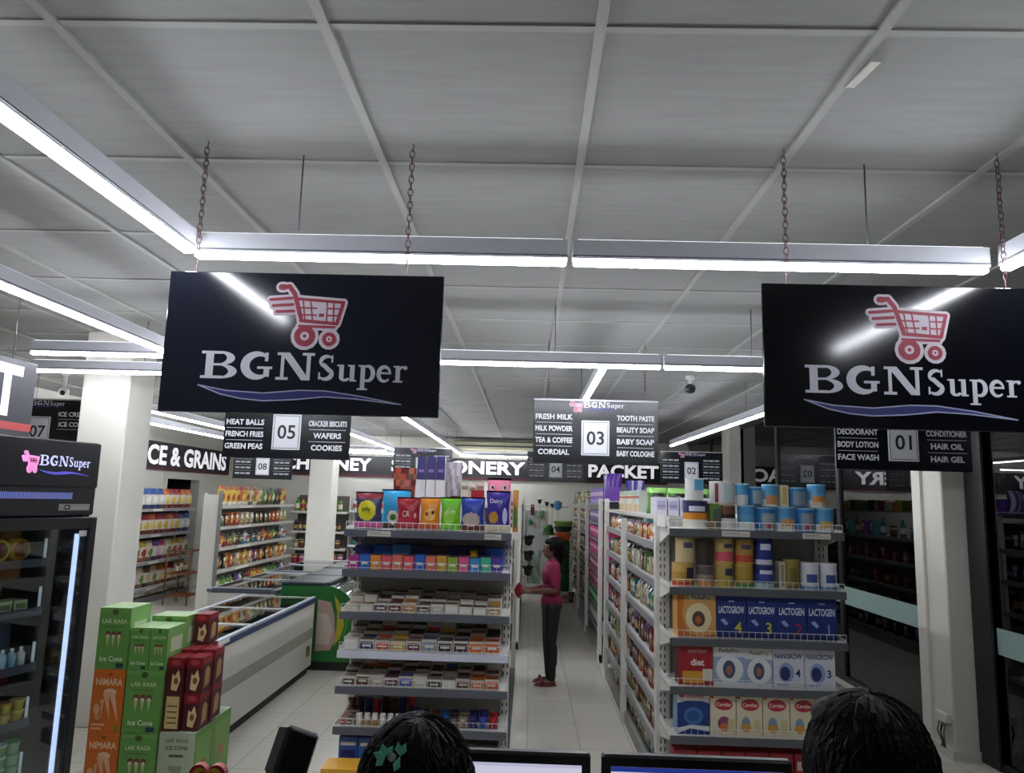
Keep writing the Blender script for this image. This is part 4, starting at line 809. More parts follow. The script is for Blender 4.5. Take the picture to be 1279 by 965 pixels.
# rusty wire stand right of the snack shelving
ws_ = thing('wire_stand', 'rusty brown wire stand right of the snack shelving', 'stand', (-6.16, 13.0, 0)); RU = mat('#7a4a28', .6, .3)
fr_ = MB()
for x, y in ((0, 0), (.4, 0), (.4, .5), (0, .5)): fr_.tube([(x, y, 0), (x, y, .9)], .012, RU)
fr_.tube([(0, 0, .9), (.4, 0, .9), (.4, .5, .9), (0, .5, .9)], .01, RU, 6, True); fr_.build('frame', ws_)
for z in (.15, .52):
    b = MB(); [b.tube([(0, .05*i, z), (.4, .05*i, z)], .005, RU, 4) for i in range(11)]; b.tube([(0, 0, z), (.4, 0, z), (.4, .5, z), (0, .5, z)], .008, RU, 5, True); b.build('basket', ws_)
for k in range(4): put(seqp('brown cream brown orange')[k][4], 'pouch', ['brown', 'cream', 'brown', 'orange'][k]+' packet lying on the rusty wire stand, %s from the near side' % ORD[k], 'bag', (-5.95, 13.08+.11*k, .535), pi/2, 'packets on the rusty wire stand').scale = (.8, .8, .8)
U2 = (1.70, 1.36, 1.02, .66, .27)
rack('long grey gondola of groceries with a tall grey end post', -5.0, 12.3, 16.1, U2, .30, 1.9, 0, plate='#bdbcb6', band='#b3b2ac', back='#7c7b75')
for z, ws, kd, nm, sc in ((1.70, 'yellow yellow yellow yellow orange yellow cream orange cream green brown green black black', 'p', 'top', 1.75), (1.36, 'black green brown red orange red orange red cream orange cream green cream black black green brown black', 'cn', 'second', 1.25), (1.02, 'brown orange red brown orange green brown black teal white white black teal black white', 'np', 'third', 1.2), (.66, 'orange black black yellow orange brown cream yellow yellow yellow cream yellow purple brown', 'cp', 'fourth', 1.3), (.27, 'green cream green green green green black purple white black brown red yellow yellow orange yellow', 'bp', 'fifth', 1.35)):
    P = seqp(ws, kd); facing(P, 12.42, 3.6, z, '%s shelf of the long grey gondola' % nm, 'goods on the long grey gondola', -5.07, sc, seq=list(range(len(P))), rows=1)
# shelving along the back wall
def back_rack(label, x0, x1, zs, seqs, wh, y=16.75):
    t = thing('wall_shelf', label, 'shelving', (x0, y, 0)); L = x1-x0
    MB().box(0, .38, .1, L, .4, 1.9, mat('#5c5a54', .6)).build('back_panel', t); MB().box(0, .02, 0, L, .4, .1, GREY).build('base', t)
    for x in (0, L-.04): post_mb(x, .34, x+.04, .39, 1.9, False).build('post', t)
    for z in zs:
        s = MB().box(0, 0, z-.03, L, .39, z, mat('#d9d8d2', .5)).build('shelf', t); MB().box(0, -.012, z-.045, L, 0, z+.004, mat('#dddcd8', .4)).build('price_strip', s)
    for i, (z, (ws, kd, sc)) in enumerate(zip(zs, seqs)):
        P = seqp(ws, kd); fill(P, (x0+.05, y+.03), 1, 0, L-.1, z, 0, '%s %s' % (SH[i], wh), 'goods on the back wall shelving', seq=list(range(len(P))), sc=sc, start='left')
    return t
BS = [('green yellow green cream green yellow', 'b', 1.5), ('black brown black brown black red brown black', 'b', 1.2), ('cream brown green yellow black green', 'n', 1.4), ('red pink red pink brown red', 'n', 1.5), ('black brown black white black brown', 'b', 1.4)]
back_rack('back wall shelving seen left of the second white column', -5.25, -4.0, (1.55, 1.12, .75, .42, .12), BS, 'shelf of the back shelving left of the column')
back_rack('back wall shelving seen right of the second white column', -3.95, -2.6, (1.6, 1.2, .85, .5, .15), [('white pink black white pink black white', 'b', 1.3), ('pink red pink red pink red', 'n', 1.4), ('teal black teal black teal', 'n', 1.4), ('orange yellow brown orange yellow', 'n', 1.5), ('black brown black red', 'b', 1.4)], 'shelf of the back shelving right of the column')
# ================================================================== chest freezers
BLUE = mat('#1c2c5e', .4); FWH = mat('#d6d4cc', .35)
fz = thing('chest_freezer', 'long white chest freezer with a blue rim and sliding glass top', 'freezer', (-2.35, 5.72, 0), pi/2)   # local x = along +y, local -y = +x
FL, FW, FH = 2.85, .80, .80
b = MB(); b.cbox(0, 0, .08, FL, .05, FH-.05, FWH, .006); b.cbox(0, FW-.05, .08, FL, FW, FH-.05, FWH, .006); b.cbox(0, .04, .08, .06, FW-.04, FH-.05, FWH, .006); b.cbox(FL-.06, .04, .08, FL, FW-.04, FH-.05, FWH, .006)
b.box(.05, .05, .3, FL-.05, FW-.05, .52, mat('#e3e6e8', .4))
b.art([('r', 0, .44, 1, .60, '#a3a197')], (0, 0, .08), (1, 0, 0), (0, 0, 1), FL, FH-.13, .001)
b.art([('r', 0, 0, 1, 1, '#5c5338'), ('r', .1, .1, .9, .45, '#8c7d4a')], (FL-.22, 0, .20), (1, 0, 0), (0, 0, 1), .13, .11, .001)
b.art([('r', 0, 0, 1, 1, '#b39a5a')], (.04, 0, .36), (1, 0, 0), (0, 0, 1), .12, .09, .001); b.art([('e', .5, .5, .5, .5, '#6a6a68')], (.2, 0, .64), (1, 0, 0), (0, 0, 1), .05, .05, .001)
b.build('body', fz); MB().box(.04, .03, 0, FL-.04, FW-.03, .08, mat('#232323', .6)).build('plinth', fz)
r = MB(); r.cbox(-.01, -.012, FH-.055, FL+.01, .045, FH, BLUE, .006); r.cbox(-.01, FW-.045, FH-.055, FL+.01, FW+.012, FH, BLUE, .006); r.cbox(FL-.05, .04, FH-.055, FL+.01, FW-.04, FH, BLUE, .006); r.cbox(-.01, .04, FH-.055, .05, FW-.04, FH, mat('#dcdbd6', .4), .006)
r.cbox(-.012, -.014, FH-.03, .4, -.011, FH+.002, mat('#dcdbd6', .4), .001)
r.build('rim', fz)
rl = MB(); rl.cbox(.0, -.006, FH, FL, .03, FH+.014, mat('#c3cbd8', .3), .003); rl.cbox(0, FW-.03, FH, FL, FW+.006, FH+.014, mat('#c3cbd8', .3), .003); rl.build('rail', fz)
for k in range(3):
    x0, x1 = .05+k*.92, .05+k*.92+.9; l = MB().box(x0, .03, FH+.002+.004*(k % 2), x1, FW-.03, FH+.006+.004*(k % 2), LIDG).build('sliding_lid', fz)
    MB().box(x0, .03, FH+.001, x0+.02, FW-.03, FH+.013, mat('#cfd2cc', .4)).build('lid_frame', l); MB().box(x1-.02, .03, FH+.001, x1, FW-.03, FH+.013, mat('#cfd2cc', .4)).build('lid_frame', l)
for i in range(9):
    for j in range(3):
        p = seqp(['cream', 'yellow', 'white', 'white', 'cream', 'orange', 'white', 'cream', 'white', 'teal'][(i*2+j*3) % 10], 'p')[0]
        o = put(p[4], 'frozen_bag', '%s frozen bag, %s from the near end, %s row inside the white freezer' % (p[3], ORD[i], ['aisle side', 'middle', 'wall side'][j]), 'bag', (-2.425-.205*j, 5.98+.29*i, .60), rng.uniform(-.3, .3), 'frozen bags in the white freezer')
        o.rotation_euler = (RAD(-82), 0, rng.uniform(-.12, .12)+pi/2); o.scale = (1.8, 1.0, .98)
# green freezer with a curved glass front
def curved_freezer(loc, L, label, green=True):
    t = thing('chest_freezer', label, 'freezer', loc, pi/2)                 # local x = +y ; local y: 0 front(+x side) .. D ; front glass curves
    D = .84; body = mat('#1f6a2a' if green else '#c9cbd0', .4)
    prof = [(0, .10), (0, .70), (.03, .74), (D, .74), (D, .10)]
    def ext(m, pr, x0, x1, mm, smooth=False):
        k = len(pr); v = [(x0, a, b) for a, b in pr]+[(x1, a, b) for a, b in pr]
        m.add(v, [tuple(range(k))[::-1], tuple(k+i for i in range(k))]+[(i, (i+1) % k, k+(i+1) % k, k+i) for i in range(k)], mm, smooth)
    m = MB()
    end = [(0, .10), (.0, .62)]+[(.0+.34*(1-cos(RAD(a))), .62+.30*sin(RAD(a))) for a in range(15, 91, 15)]+[(D, .94), (D, .10)]
    ext(m, end, 0, .035, body); ext(m, end, L-.035, L, body)
    m.box(.03, 0, .1, L-.03, .04, .62, body); m.box(.03, D-.04, .1, L-.03, D, .92, body); m.box(.04, .05, .35, L-.04, D-.05, .4, mat('#dfe3ea', .5))
    if green:                                     # printed end panel facing the tills
        E2 = lambda pts, c: ('p', pts, c)
        m.art([E2([(.5, .1), (.70, .12), (.76, .3), (.74, .62), (.68, .86), (.5, .9)], '#b99a92'), E2([(.5, .22), (.68, .2), (.72, .42), (.66, .66), (.5, .7)], '#cbbcb0')], (0, D, .14), (0, -1, 0), (0, 0, 1), D, .7, .001)
        m.art([E2([(.74, .18), (.82, .3), (.87, .5), (.85, .72), (.78, .88), (.72, .96), (.77, .7), (.77, .45)], '#b5b02c'), E2([(.82, .26), (.90, .4), (.93, .58), (.90, .74), (.84, .84), (.88, .62), (.87, .44)], '#3a8a30')], (0, D, .14), (0, -1, 0), (0, 0, 1), D, .7, .0016)
    m.build('body', t)
    MB().box(.03, .03, 0, L-.03, D-.03, .1, mat('#1d1d1d', .6)).build('plinth', t)
    MB().cbox(-.006, .34, .915, L+.006, D+.004, .945, mat('#1f2f38', .4), .006).build('lid_rail', t)
    g = MB(); pr = [(.01+.34*(1-cos(RAD(a))), .625+.285*sin(RAD(a))) for a in range(0, 91, 10)]
    k = len(pr); v = [(.036, a, b) for a, b in pr]+[(L-.036, a, b) for a, b in pr]
    g.add(v, [(i, k+i, k+i+1, i+1) for i in range(k-1)], CLEAR, True); g.box(.036, .35, .912, L-.036, D-.03, .916, CLEAR)
    g.build('curved_glass', t)
    for kk in (0, 1): MB().cbox(.036 if kk == 0 else L/2-.02, .30, .905, .075 if kk == 0 else L/2+.02, D-.02, .95, mat('#26303f', .4), .004).build('crossbar', t)
    for j in range(6): MB().box(.1+j*(L-.2)/6, .1, .4, .1+j*(L-.2)/6+(L-.2)/6-.03, D-.1, .55+.04*(j % 2), mat(['#e6e6f0', '#cfd2e6', '#d9dbea'][j % 3], .5)).build('ice_tub_stack', t)
    return t
curved_freezer((-1.92, 8.66, 0), 1.75, 'green chest freezer with curved glass front and yellow printed end')
curved_freezer((-1.95, 10.5, 0), 1.75, 'pale chest freezer with curved glass behind the green one', False)
def island(loc, L, D, H, label):
    t = thing('chest_freezer', label, 'freezer', loc, pi/2)
    m = MB(); m.cbox(0, 0, .08, L, .05, H-.04, FWH, .006); m.cbox(0, D-.05, .08, L, D, H-.04, FWH, .006); m.cbox(0, .04, .08, .05, D-.04, H-.04, FWH, .006); m.cbox(L-.05, .04, .08, L, D-.04, H-.04, FWH, .006); m.box(.04, .04, .3, L-.04, D-.04, .36, mat('#cfd3d6', .5)); m.build('body', t)
    MB().box(.03, .03, 0, L-.03, D-.03, .08, BLACK).build('plinth', t)
    r = MB(); g2 = mat('#6f757c', .4); r.cbox(-.01, -.01, H-.04, L+.01, .05, H, g2, .005); r.cbox(-.01, D-.05, H-.04, L+.01, D+.01, H, g2, .005); r.cbox(-.01, .05, H-.04, .12, D-.05, H+.01, mat('#555b68', .4), .005); r.cbox(L-.05, .05, H-.04, L+.01, D-.05, H, g2, .005); r.build('rim', t)
    for k in range(2):
        l = MB().box(.12+k*(L-.17)/2, .04, H+.001, .12+(k+1)*(L-.17)/2-.01, D-.04, H+.005, LIDG).build('sliding_lid', t); MB().box(.12+(k+1)*(L-.17)/2-.03, .04, H+.006, .12+(k+1)*(L-.17)/2-.008, D-.04, H+.016, mat('#c9ccd0', .4)).build('lid_frame', l)
    for j in range(5): MB().box(.18+j*(L-.3)/5, .1, .36, .18+(j+.85)*(L-.3)/5, D-.1, .5, mat(['#b9c4a9', '#d9d4c6', '#a9b4c0', '#c9bfa6', '#9fae9a'][j], .5)).build('frozen_goods', t)
    return t
island((-2.86, 8.75, 0), 1.9, .78, .84, 'grey topped island freezer beside the green freezer, near one')
island((-2.90, 10.8, 0), 2.0, .78, .84, 'grey topped island freezer further back towards the second column')
# ================================================================== stacked cone boxes beside the fridge
def cone_box(w, d, h, kind, blank=False):
    if kind == 'green':
        art = [('r', 0, .93, 1, 1, '#6fa552'), ('e', .5, .93, .1, .05, '#4a5a2c'), ('t', 'LAK RASA', .5, .78, .07, '#cfe0b8', .8, .012), ('r', .2, .68, .8, .70, '#4e7a3a')]
        for q in range(3):
            x = .32+.18*q; art += [('p', [(x-.07, .58), (x+.07, .58), (x, .34)], '#b9bf8a'), ('e', x, .57, .08, .05, '#7a3f38'), ('e', x, .54, .05, .025, '#d9d0bb')]
        art += [('t', 'Ice Cone', .5, .17, .085, '#e3eed6', .72, .015), ('r', .66, .03, .9, .1, '#1f3a4a')]
        side = [('r', 0, 0, 1, 1, '#7fae63'), ('r', .2, .4, .8, .75, '#c9d6b5'), ('r', .3, .15, .7, .25, '#4e7a3a')]; body = '#639a48'
    elif kind == 'orange':
        art = [('t', 'NIMARA', .52, .80, .11, '#ecc9a4', .84, .03), ('r', .46, .9, .6, .94, '#8a4a1a'), ('e', .58, .64, .2, .055, '#ecc7a2'), ('e', .5, .6, .14, .05, '#e3b088'), ('p', [(.40, .56), (.56, .6), (.62, .2)], '#e0ab80'), ('p', [(.56, .6), (.74, .62), (.9, .16)], '#e6b891'), ('p', [(.3, .5), (.42, .54), (.36, .2)], '#dda57a'), ('e', .2, .36, .1, .09, '#e0ab80'), ('e', .24, .24, .09, .05, '#d99a68'), ('r', .08, .1, .5, .14, '#e0aa80'), ('r', .08, .04, .4, .075, '#e0aa80'), ('e', .86, .07, .08, .045, '#7d8a2c')]
        side = [('r', .1, .3, .9, .7, '#e0a070')]; body = '#cf6b1e'
    elif kind == 'red':
        art = [('r', 0, .72, 1, 1, '#7d1420'), ('e', .5, .87, .3, .08, '#a83a3f'), ('p', [(.3, .12), (.66, .08), (.86, .4), (.7, .68), (.5, .5), (.34, .56)], '#d9c48f'), ('e', .58, .36, .14, .1, '#8a5a2a')]
        side = [('p', [(.25, .12), (.75, .2), (.8, .6), (.5, .72), (.3, .6)], '#b98f5a'), ('r', 0, .8, 1, 1, '#8a1c26')]; body = '#4d1519'
    elif kind == 'redback':
        art = [('r', .1, .06, .9, .94, '#c9b67a'), ('r', .2, .2, .8, .24, '#6b5a2a'), ('r', .2, .34, .8, .38, '#6b5a2a'), ('r', .2, .5, .8, .54, '#6b5a2a'), ('r', .2, .66, .8, .7, '#6b5a2a')]
        side = [('p', [(.25, .12), (.75, .2), (.8, .6), (.5, .72), (.3, .6)], '#b98f5a')]; body = '#5a171c'
    else:
        art = [('r', 0, 0, 1, 1, '#a9b59a'), ('t', 'LAK RASA', .5, .88, .06, '#3f4a34', .8, .01), ('t', 'ICE CONE', .5, .77, .06, '#2f3a28', .7, .02), ('r', .3, .63, .7, .67, '#4a553c'), ('p', [(.3, .5), (.7, .5), (.5, .15)], '#87937a'), ('r', .2, .08, .8, .11, '#5a654c')]
        side = [('r', .08, .1, .92, .9, '#7fae5a'), ('p', [(.3, .5), (.7, .5), (.5, .2)], '#b97a4a')]; body = '#6fa04f'
    return carton(w, d, h, body, art, top={'green': '#9dbb86', 'orange': '#d98a4a', 'red': '#7d1a22', 'redback': '#7d1a22', 'white': '#b5c0a6'}[kind], side=side)
GB = 'cone boxes stacked beside the fridge'
def cb(x0, y0, z0, w, d, h, kind, label, rz=0): put(mesh_of(cone_box(w-.004, d, h-.002, kind), 'cone_box'), 'cone_box', label, 'box', (x0+w/2, y0, z0), rz, GB)
cb(-2.775, 5.0, .79, .21, .26, .385, 'green', 'green cone box, topmost of the left hand stack beside the fridge')
cb(-2.775, 5.0, .405, .21, .26, .385, 'orange', 'orange cone box under the topmost green box of the left stack')
cb(-2.775, 5.0, .02, .21, .26, .385, 'orange', 'orange cone box at the floor, bottom of the left stack')
cb(-2.56, 5.0, .405, .24, .26, .385, 'green', 'green cone box in the middle of the second stack, beside the orange box')
cb(-2.56, 5.0, .02, .24, .26, .385, 'green', 'green cone box at the bottom of the second stack')
cb(-2.56, 5.0, .79, .135, .26, .265, 'green', 'small green cone box, left one on top of the second stack')
cb(-2.425, 5.0, .79, .115, .26, .265, 'green', 'small green cone box, right one on top of the second stack')
cb(-2.56, 5.27, .79, .24, .22, .30, 'green', 'green cone box standing behind the two small green boxes')
cb(-2.56, 5.27, .405, .24, .22, .385, 'green', 'green cone box at the back of the second stack, middle layer'); cb(-2.56, 5.27, .02, .24, .22, .385, 'green', 'green cone box at the back of the second stack, bottom layer')
cb(-2.31, 5.0, .02, .235, .27, .40, 'white', 'pale cone box with dark print under the red boxes, nearest the tills')
cb(-2.30, 5.28, .02, .235, .27, .42, 'white', 'pale green cone box on the floor behind the nearest pale box')
for k in range(3):
    for j in range(2):
        for i in range(2 if k < 2 else 1):
            kind = 'redback' if (k == 0 and j == 0 and i == 0) else 'red'
            cb(-2.305+.115*i+.008*k, 5.015+.165*k+.02*i, (.422 if k < 1 else .442)+.225*j, .11, .155, .225, kind, 'dark red cone box, %s, %s layer, %s the red stack' % (['left column', 'right column'][i], ['lower', 'upper'][j], ['front row of', 'middle row of', 'back row of'][k]))
cb(-2.305, 5.36, .895, .11, .155, .20, 'red', 'dark red cone box lying highest, on the back of the red stack')
# ================================================================== upright fridge at the left edge
FB = mat('#17181b', .35); FBG = mat('#101114', .25)
fg = thing('display_fridge', 'tall black upright drinks fridge with a lit shop sign at the left edge', 'fridge', (-2.5733, 3.3023, 0), math.atan2(.55, .16))
FWd, FDp, FHt = .80, .70, 2.185
b = MB(); b.cbox(0, .0, 1.80, FWd, FDp, FHt, FB, .008); b.box(0, .03, 0, .04, FDp, 1.80, FB); b.box(FWd-.04, .03, 0, FWd, FDp, 1.80, FB); b.box(.04, FDp-.04, .0, FWd-.04, FDp, 1.80, FB); b.box(0, .0, 0, FWd, FDp, .28, FB)
b.build('cabinet', fg)
hd = MB(); hd.cbox(.01, -.014, 1.945, FWd-.008, 0, 2.18, mat('#1d1e22', .25), .004); hd.build('header_panel', fg)
S, w_ = serif_name('#c9cdf6')
LIT = mat('#cfd3ff', .5, 0, .55); LP = mat('#f08cc8', .5, 0, .5); LB = mat('#5a55c9', .5, 0, .45)
def lit(shapes, m): return [q[:-1]+(m,) for q in shapes]
a, b2 = cart('#d95aa6', '#e0a6dd'); sw = swoosh(SWB, '#aeb2d2')
lg_ = MB()
for li, sh in enumerate((lit(place(S, .425, 2.05, .0405, .052), LIT), lit(place(sw, .421, 2.006, .0375, .034), LB), lit(place(a, .318, 2.012, .031, .040), mat('#e6b0e6', .5, 0, .5)), lit([q for q in place(b2, .318, 2.012, .031, .040) if q[-1] == '#d95aa6'], LP))):
    for qi, q in enumerate(sh): lg_.art([q], (0, -.0146-.004*li-2.2e-5*qi, 0), (1, 0, 0), (0, 0, 1), 1, 1, 0)
lg_.build('lit_logo', fg)
g = MB(); g.box(.02, -.006, 1.882, .65, 0, 1.918, mat('#2b3150', .5))
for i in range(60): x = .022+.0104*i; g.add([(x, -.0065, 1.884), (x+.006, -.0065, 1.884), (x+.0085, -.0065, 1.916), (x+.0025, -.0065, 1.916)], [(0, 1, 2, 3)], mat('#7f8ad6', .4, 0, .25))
g.build('vent_grille', fg)
MB().art([('r', 0, 0, 1, 1, '#8f8f8b'), ('r', .18, .15, .36, .85, '#2a2a2c'), ('r', .22, .4, .3, .6, '#c9c9c6'), ('r', .42, .3, .94, .45, '#a9a9a5')], (.575, -.001, 1.825), (1, 0, 0), (0, 0, 1), .19, .033).build('control_plate', fg)
dr = MB(); dr.cbox(.0, -.03, .28, .05, 0, 1.79, FB, .004); dr.cbox(FWd-.045, -.03, .28, FWd, 0, 1.79, FB, .004); dr.cbox(.05, -.03, 1.73, FWd-.045, 0, 1.79, FB, .004); dr.cbox(.05, -.03, .28, FWd-.045, 0, .34, FB, .004)
dr = dr.build('door', fg); MB().box(.05, -.018, .34, FWd-.045, -.012, 1.73, CLEAR).build('door_glass', dr)
dr2 = MB(); dr2.art([('r', 0, 0, 1, 1, '#b9bdc0')], (FWd-.10, -.0185, 1.69), (1, 0, 0), (0, 0, 1), .05, .03); dr2.build('sticker', dr); MB().tube([(.06, -.05, .7), (.06, -.05, 1.4)], .01, METAL).build('handle', dr)
MB().box(.048, .03, .36, .062, .05, 1.70, mat('#dfe6ff', .4, 0, 14)).build('light_strip', fg)  # extra strip added out of view to brighten the fridge inside
MB().box(FWd-.062, .03, .36, FWd-.048, .05, 1.70, mat('#aebbe6', .4, 0, 1.6)).build('light_strip', fg)
MB().box(.04, .06, .28, FWd-.04, .63, .30, DGREY).build('floor_panel', fg)
for z in (1.568, 1.324, 1.051, .784, .52):
    s = MB(); s.box(.05, .10, z-.012, .63, .60, z, mat('#3a3d44', .4))
    for x in (.05, .625): s.box(x-.004, .10, z, x, .60, z+.008, METAL)
    s = s.build('shelf', fg); MB().box(.05, .09, z-.03, .63, .10, z+.01, mat('#4d525c', .3)).build('price_strip', s)
    MB().box(.616, .10, z+.012, .624, .112, z+.11, mat('#cfd6de', .3, 0, .15)).build('divider', s)
fgM = Matrix.Translation(fg.location) @ Matrix.Rotation(fg.rotation_euler.z, 4, 'Z')
def infridge(mb, nm, label, cat, x, y, z, grp):
    p = fgM @ Vector((x+.08, y, z)); return put(mesh_of(mb, nm), nm, label, cat, p, fg.rotation_euler.z, grp)
def tilted_lid(): return MB().tube([(0, 0, 0), (0, .03, .0)], .055, mat('#d9c23a', .4), 20)
for k in range(2):
    m = MB(); m.tube([(0, 0, .055), (0, .05, .055)], .054, mat('#d9cf4a' if k == 0 else '#b98a2f', .4), 22); m.tube([(0, -.001, .055), (0, .001, .055)], .04, mat('#7d3a3a' if k == 0 else '#8a4a1e', .4), 18)
    infridge(m, 'dessert_tub', ['yellow round dessert tub standing on edge on the top fridge shelf, left one', 'amber round dessert tub standing on edge on the top fridge shelf, right one'][k], 'tub', .31+.112*k, .13, 1.57, 'dessert tubs in the fridge')
for k in range(3): infridge(carton(.07, .1, .05, '#b9c4a0', [('r', .1, .2, .9, .7, '#6f7d4a')], top='#8f9a6a'), 'butter_pack', 'pale green pack, %s of three on the second fridge shelf' % ['left', 'middle', 'right'][k], 'packet', .28+.085*k, .12, 1.325, 'packs on the second fridge shelf')
for k in range(2): infridge(pouch(.1, .12, .05, blob('#7d8a5a', '#c9c7b0'), nx=5, nz=6), 'cheese_bag', '%s cheese bag behind the packs on the second fridge shelf' % ['left', 'right'][k], 'bag', .3+.12*k, .26, 1.325, 'bags on the second fridge shelf')
for k in range(4): infridge(bottle(.02, .09, ['#c9c4b0', '#9fc0d0', '#8fb5c9', '#cfd3d0'][k], '#dfe6e4'), 'small_bottle', 'small yoghurt drink bottle, %s from the left on the third fridge shelf' % ORD[k], 'bottle', .34+.05*k, .13, 1.052, 'small bottles in the fridge')
for k in range(4):
    for j in range(3 if k < 2 else 2): infridge(tub(.034, .05, ['#4f6aa8', '#4f6aa8', '#c9b53a', '#c2a52f'][k], ['#3a5fb0', '#4a74b8', '#b06a3a', '#d9cf5a'][k]), 'yoghurt_cup', '%s yoghurt cup, column %s from the left, %s layer on the fourth fridge shelf' % (['blue', 'blue', 'yellow', 'golden'][k], ['one', 'two', 'three', 'four'][k], ['bottom', 'middle', 'upper'][j]), 'cup', .30+.07*k, .14, .785+.051*j, 'yoghurt cups in the fridge')
for k in range(3):
    for j in range(3): infridge(tub(.036, .055, ['#b9772f', '#4f9a4a', '#8fb98a'][k], ['#c9c4b6', '#dfe6dc', '#5aa04f'][k]), 'yoghurt_cup', '%s cup, column %s from the left, %s layer on the lowest fridge shelf' % (['amber', 'green', 'pale green'][k], ['one', 'two', 'three'][k], ['bottom', 'middle', 'upper'][j]), 'cup', .36+.075*k, .14, .521+.056*j, 'cups on the lowest fridge shelf')
# ================================================================== back of the centre aisle: brooms, buckets, panel
pn = thing('display_stand', 'grey display panel behind the shopper at the end of the aisle', 'display', (-.10, 16.2, 0))
MB().cbox(0, 0, 0, .52, .05, 1.72, mat('#c9cbc9', .5), .006).build('panel', pn); MB().box(.0, -.03, 0, .04, .0, 1.98, POSTW).build('post', pn)
MB().cbox(-.02, -.12, .0, .54, .05, .06, GREY, .006).build('foot', pn); MB().tube([(.02, .02, 1.68), (.02, -.13, 1.80), (.95, -.13, 1.80)], .008, METAL, 6).build('hook_bar', pn)
DU = mat('#17181a', .8)
def duster(loc, label, c=DU, h=.34, r=.11, handle=True):
    t = thing('feather_duster', label, 'duster', loc, 0, 'dusters at the end of the aisle')
    m = MB()
    for k in range(46):
        a = rng.uniform(0, 2*pi); e = rng.uniform(.05, 1.25); d_ = Vector((sin(e)*cos(a), sin(e)*sin(a), cos(e))); u = d_.cross(Vector((.3, .2, 1))).normalized()*.022
        p0 = Vector((0, 0, .02)); p1 = d_*r*.6+Vector((0, 0, .05)); p2 = d_*r*rng.uniform(1, 1.35)+Vector((0, 0, .05*e))
        m.add([p0, p1+u, p2, p1-u], [(0, 1, 2, 3)], c)
    m.ell((0, 0, .04), (r*.6, r*.6, r*.65), c, 8, 6); m.build('feathers', t)
    if handle: MB().tube([(0, 0, .03), (0, 0, -h)], .01, mat('#c9b7a0', .5), 6).build('handle', t)
    return t
for k, (px, py) in enumerate(((674, 629), (683, 632), (690, 634))): duster(at(px, py, Y=16.05)-Vector((0, 0, 0)), 'black feather duster, %s of the three beside the blue one' % ['leftmost', 'middle', 'rightmost'][k], h=.5, r=.06)
duster(at(697, 633, Y=16.055), 'black and blue feather duster at the top of the aisle end', h=.7, r=.09); 
o = MB().ell((0, 0, 0), (.09, .03, .10), mat('#4f8fc0', .6), 10, 7).build('blue_pad', None, at(696.5, 631, Y=15.95)); tag(o, 'blue scrubbing pad hanging in front of the black dusters', 'pad')
o = MB().cbox(-.04, 0, 0, .04, .03, .22, mat('#6a1f22', .6), .004).build('red_pack', None, at(665, 643, Y=16.14)); tag(o, 'small dark red pack hanging on the grey panel', 'packet')
for k, (px, py) in enumerate(((673, 644), (677, 641), (662, 652))):
    o = MB().ell((0, 0, 0), (.05, .03, .07), mat(['#5d8a5f', '#6fa070', '#4f8a55'][k], .6), 9, 6).build('green_scrubber', None, at(px, py, Y=16.12)); tag(o, 'green scrubber hanging on the grey panel, %s' % ['middle one', 'rightmost one', 'lowest one at the left'][k], 'scrubber', 'scrubbers on the grey panel')
# black broom heads and a pale green bag hung on hooks of the second left gondola
hook = lambda y, z, L=.2: MB().tube([(-.14, y, z), (-.14+L, y, z), (-.14+L+.012, y, z+.03)], .004, METAL, 6).build('hook', lg2)
for k, (zz_, yy) in enumerate(((1.34, 10.46), (1.13, 10.50), (.93, 10.54))):
    hook(yy, zz_-.03); o = duster((.015, yy, zz_), 'bushy black broom head left of the shopper, %s of three' % ['top', 'middle', 'bottom'][k], h=.15, r=.095, handle=False)
hook(11.0, 1.2, .28); o = put(mesh_of(pouch(.20, .46, .12, lambda u, v: ['#7f9a86', '#8fa595', '#6d8573'][int(u*4+v*5) % 3]), 'green_bag'), 'green_bag', 'pale grey green bag hanging between the broom heads and the shopper', 'bag', (.10, 10.94, .76), 0)
# green buckets in a stack
for k in range(14):
    c = '#2f7a3a' if k % 2 == 0 else '#256a33'
    r = .15
    m = MB(); m.lathe([(r*.8, 0), (r*.98, .17), (r*1.06, .17), (r*1.06, .185), (r*.94, .185), (r*.78, .02)], [mat(c, .45)]*3+[mat('#184a22', .5)]*2, 20)
    put(mesh_of(m, 'bucket'), 'bucket', 'green plastic bucket, %s from the floor in the tall stack behind the shopper' % ORD[k], 'bucket', (.71, 15.4, .005+.073*k+.0), 0, 'green buckets in a stack')
m = MB(); m.lathe([(.13, 0), (.165, .13), (.18, .13), (.18, .145), (.155, .145), (.12, .02)], mat('#d9662a', .45), 20); put(mesh_of(m, 'basin'), 'basin', 'orange plastic basin on top of the stack of green buckets', 'basin', (.71, 15.4, 1.155))
m = MB(); m.lathe([(.14, 0), (.19, .10), (.2, .10), (.17, .11)], mat('#2b3a2a', .5), 20); put(mesh_of(m, 'basin'), 'basin', 'dark green plastic basin lying on the orange basin', 'basin', (.71, 15.4, 1.315))
m = MB(); m.lathe([(.16, 0), (.20, .09), (.21, .09), (.17, .10)], mat('#8aa84a', .5), 20); put(mesh_of(m, 'basin'), 'basin', 'yellow green basin topping the stack of buckets behind the shopper', 'basin', (.71, 15.4, 1.43))
rr = .15; m = MB(); m.lathe([(rr*1.25, 0), (rr*1.15, .02), (rr*.75, .03), (rr*.7, .14), (rr*.4, .2), (.01, .21)], mat('#4f7a4a', .7), 20)
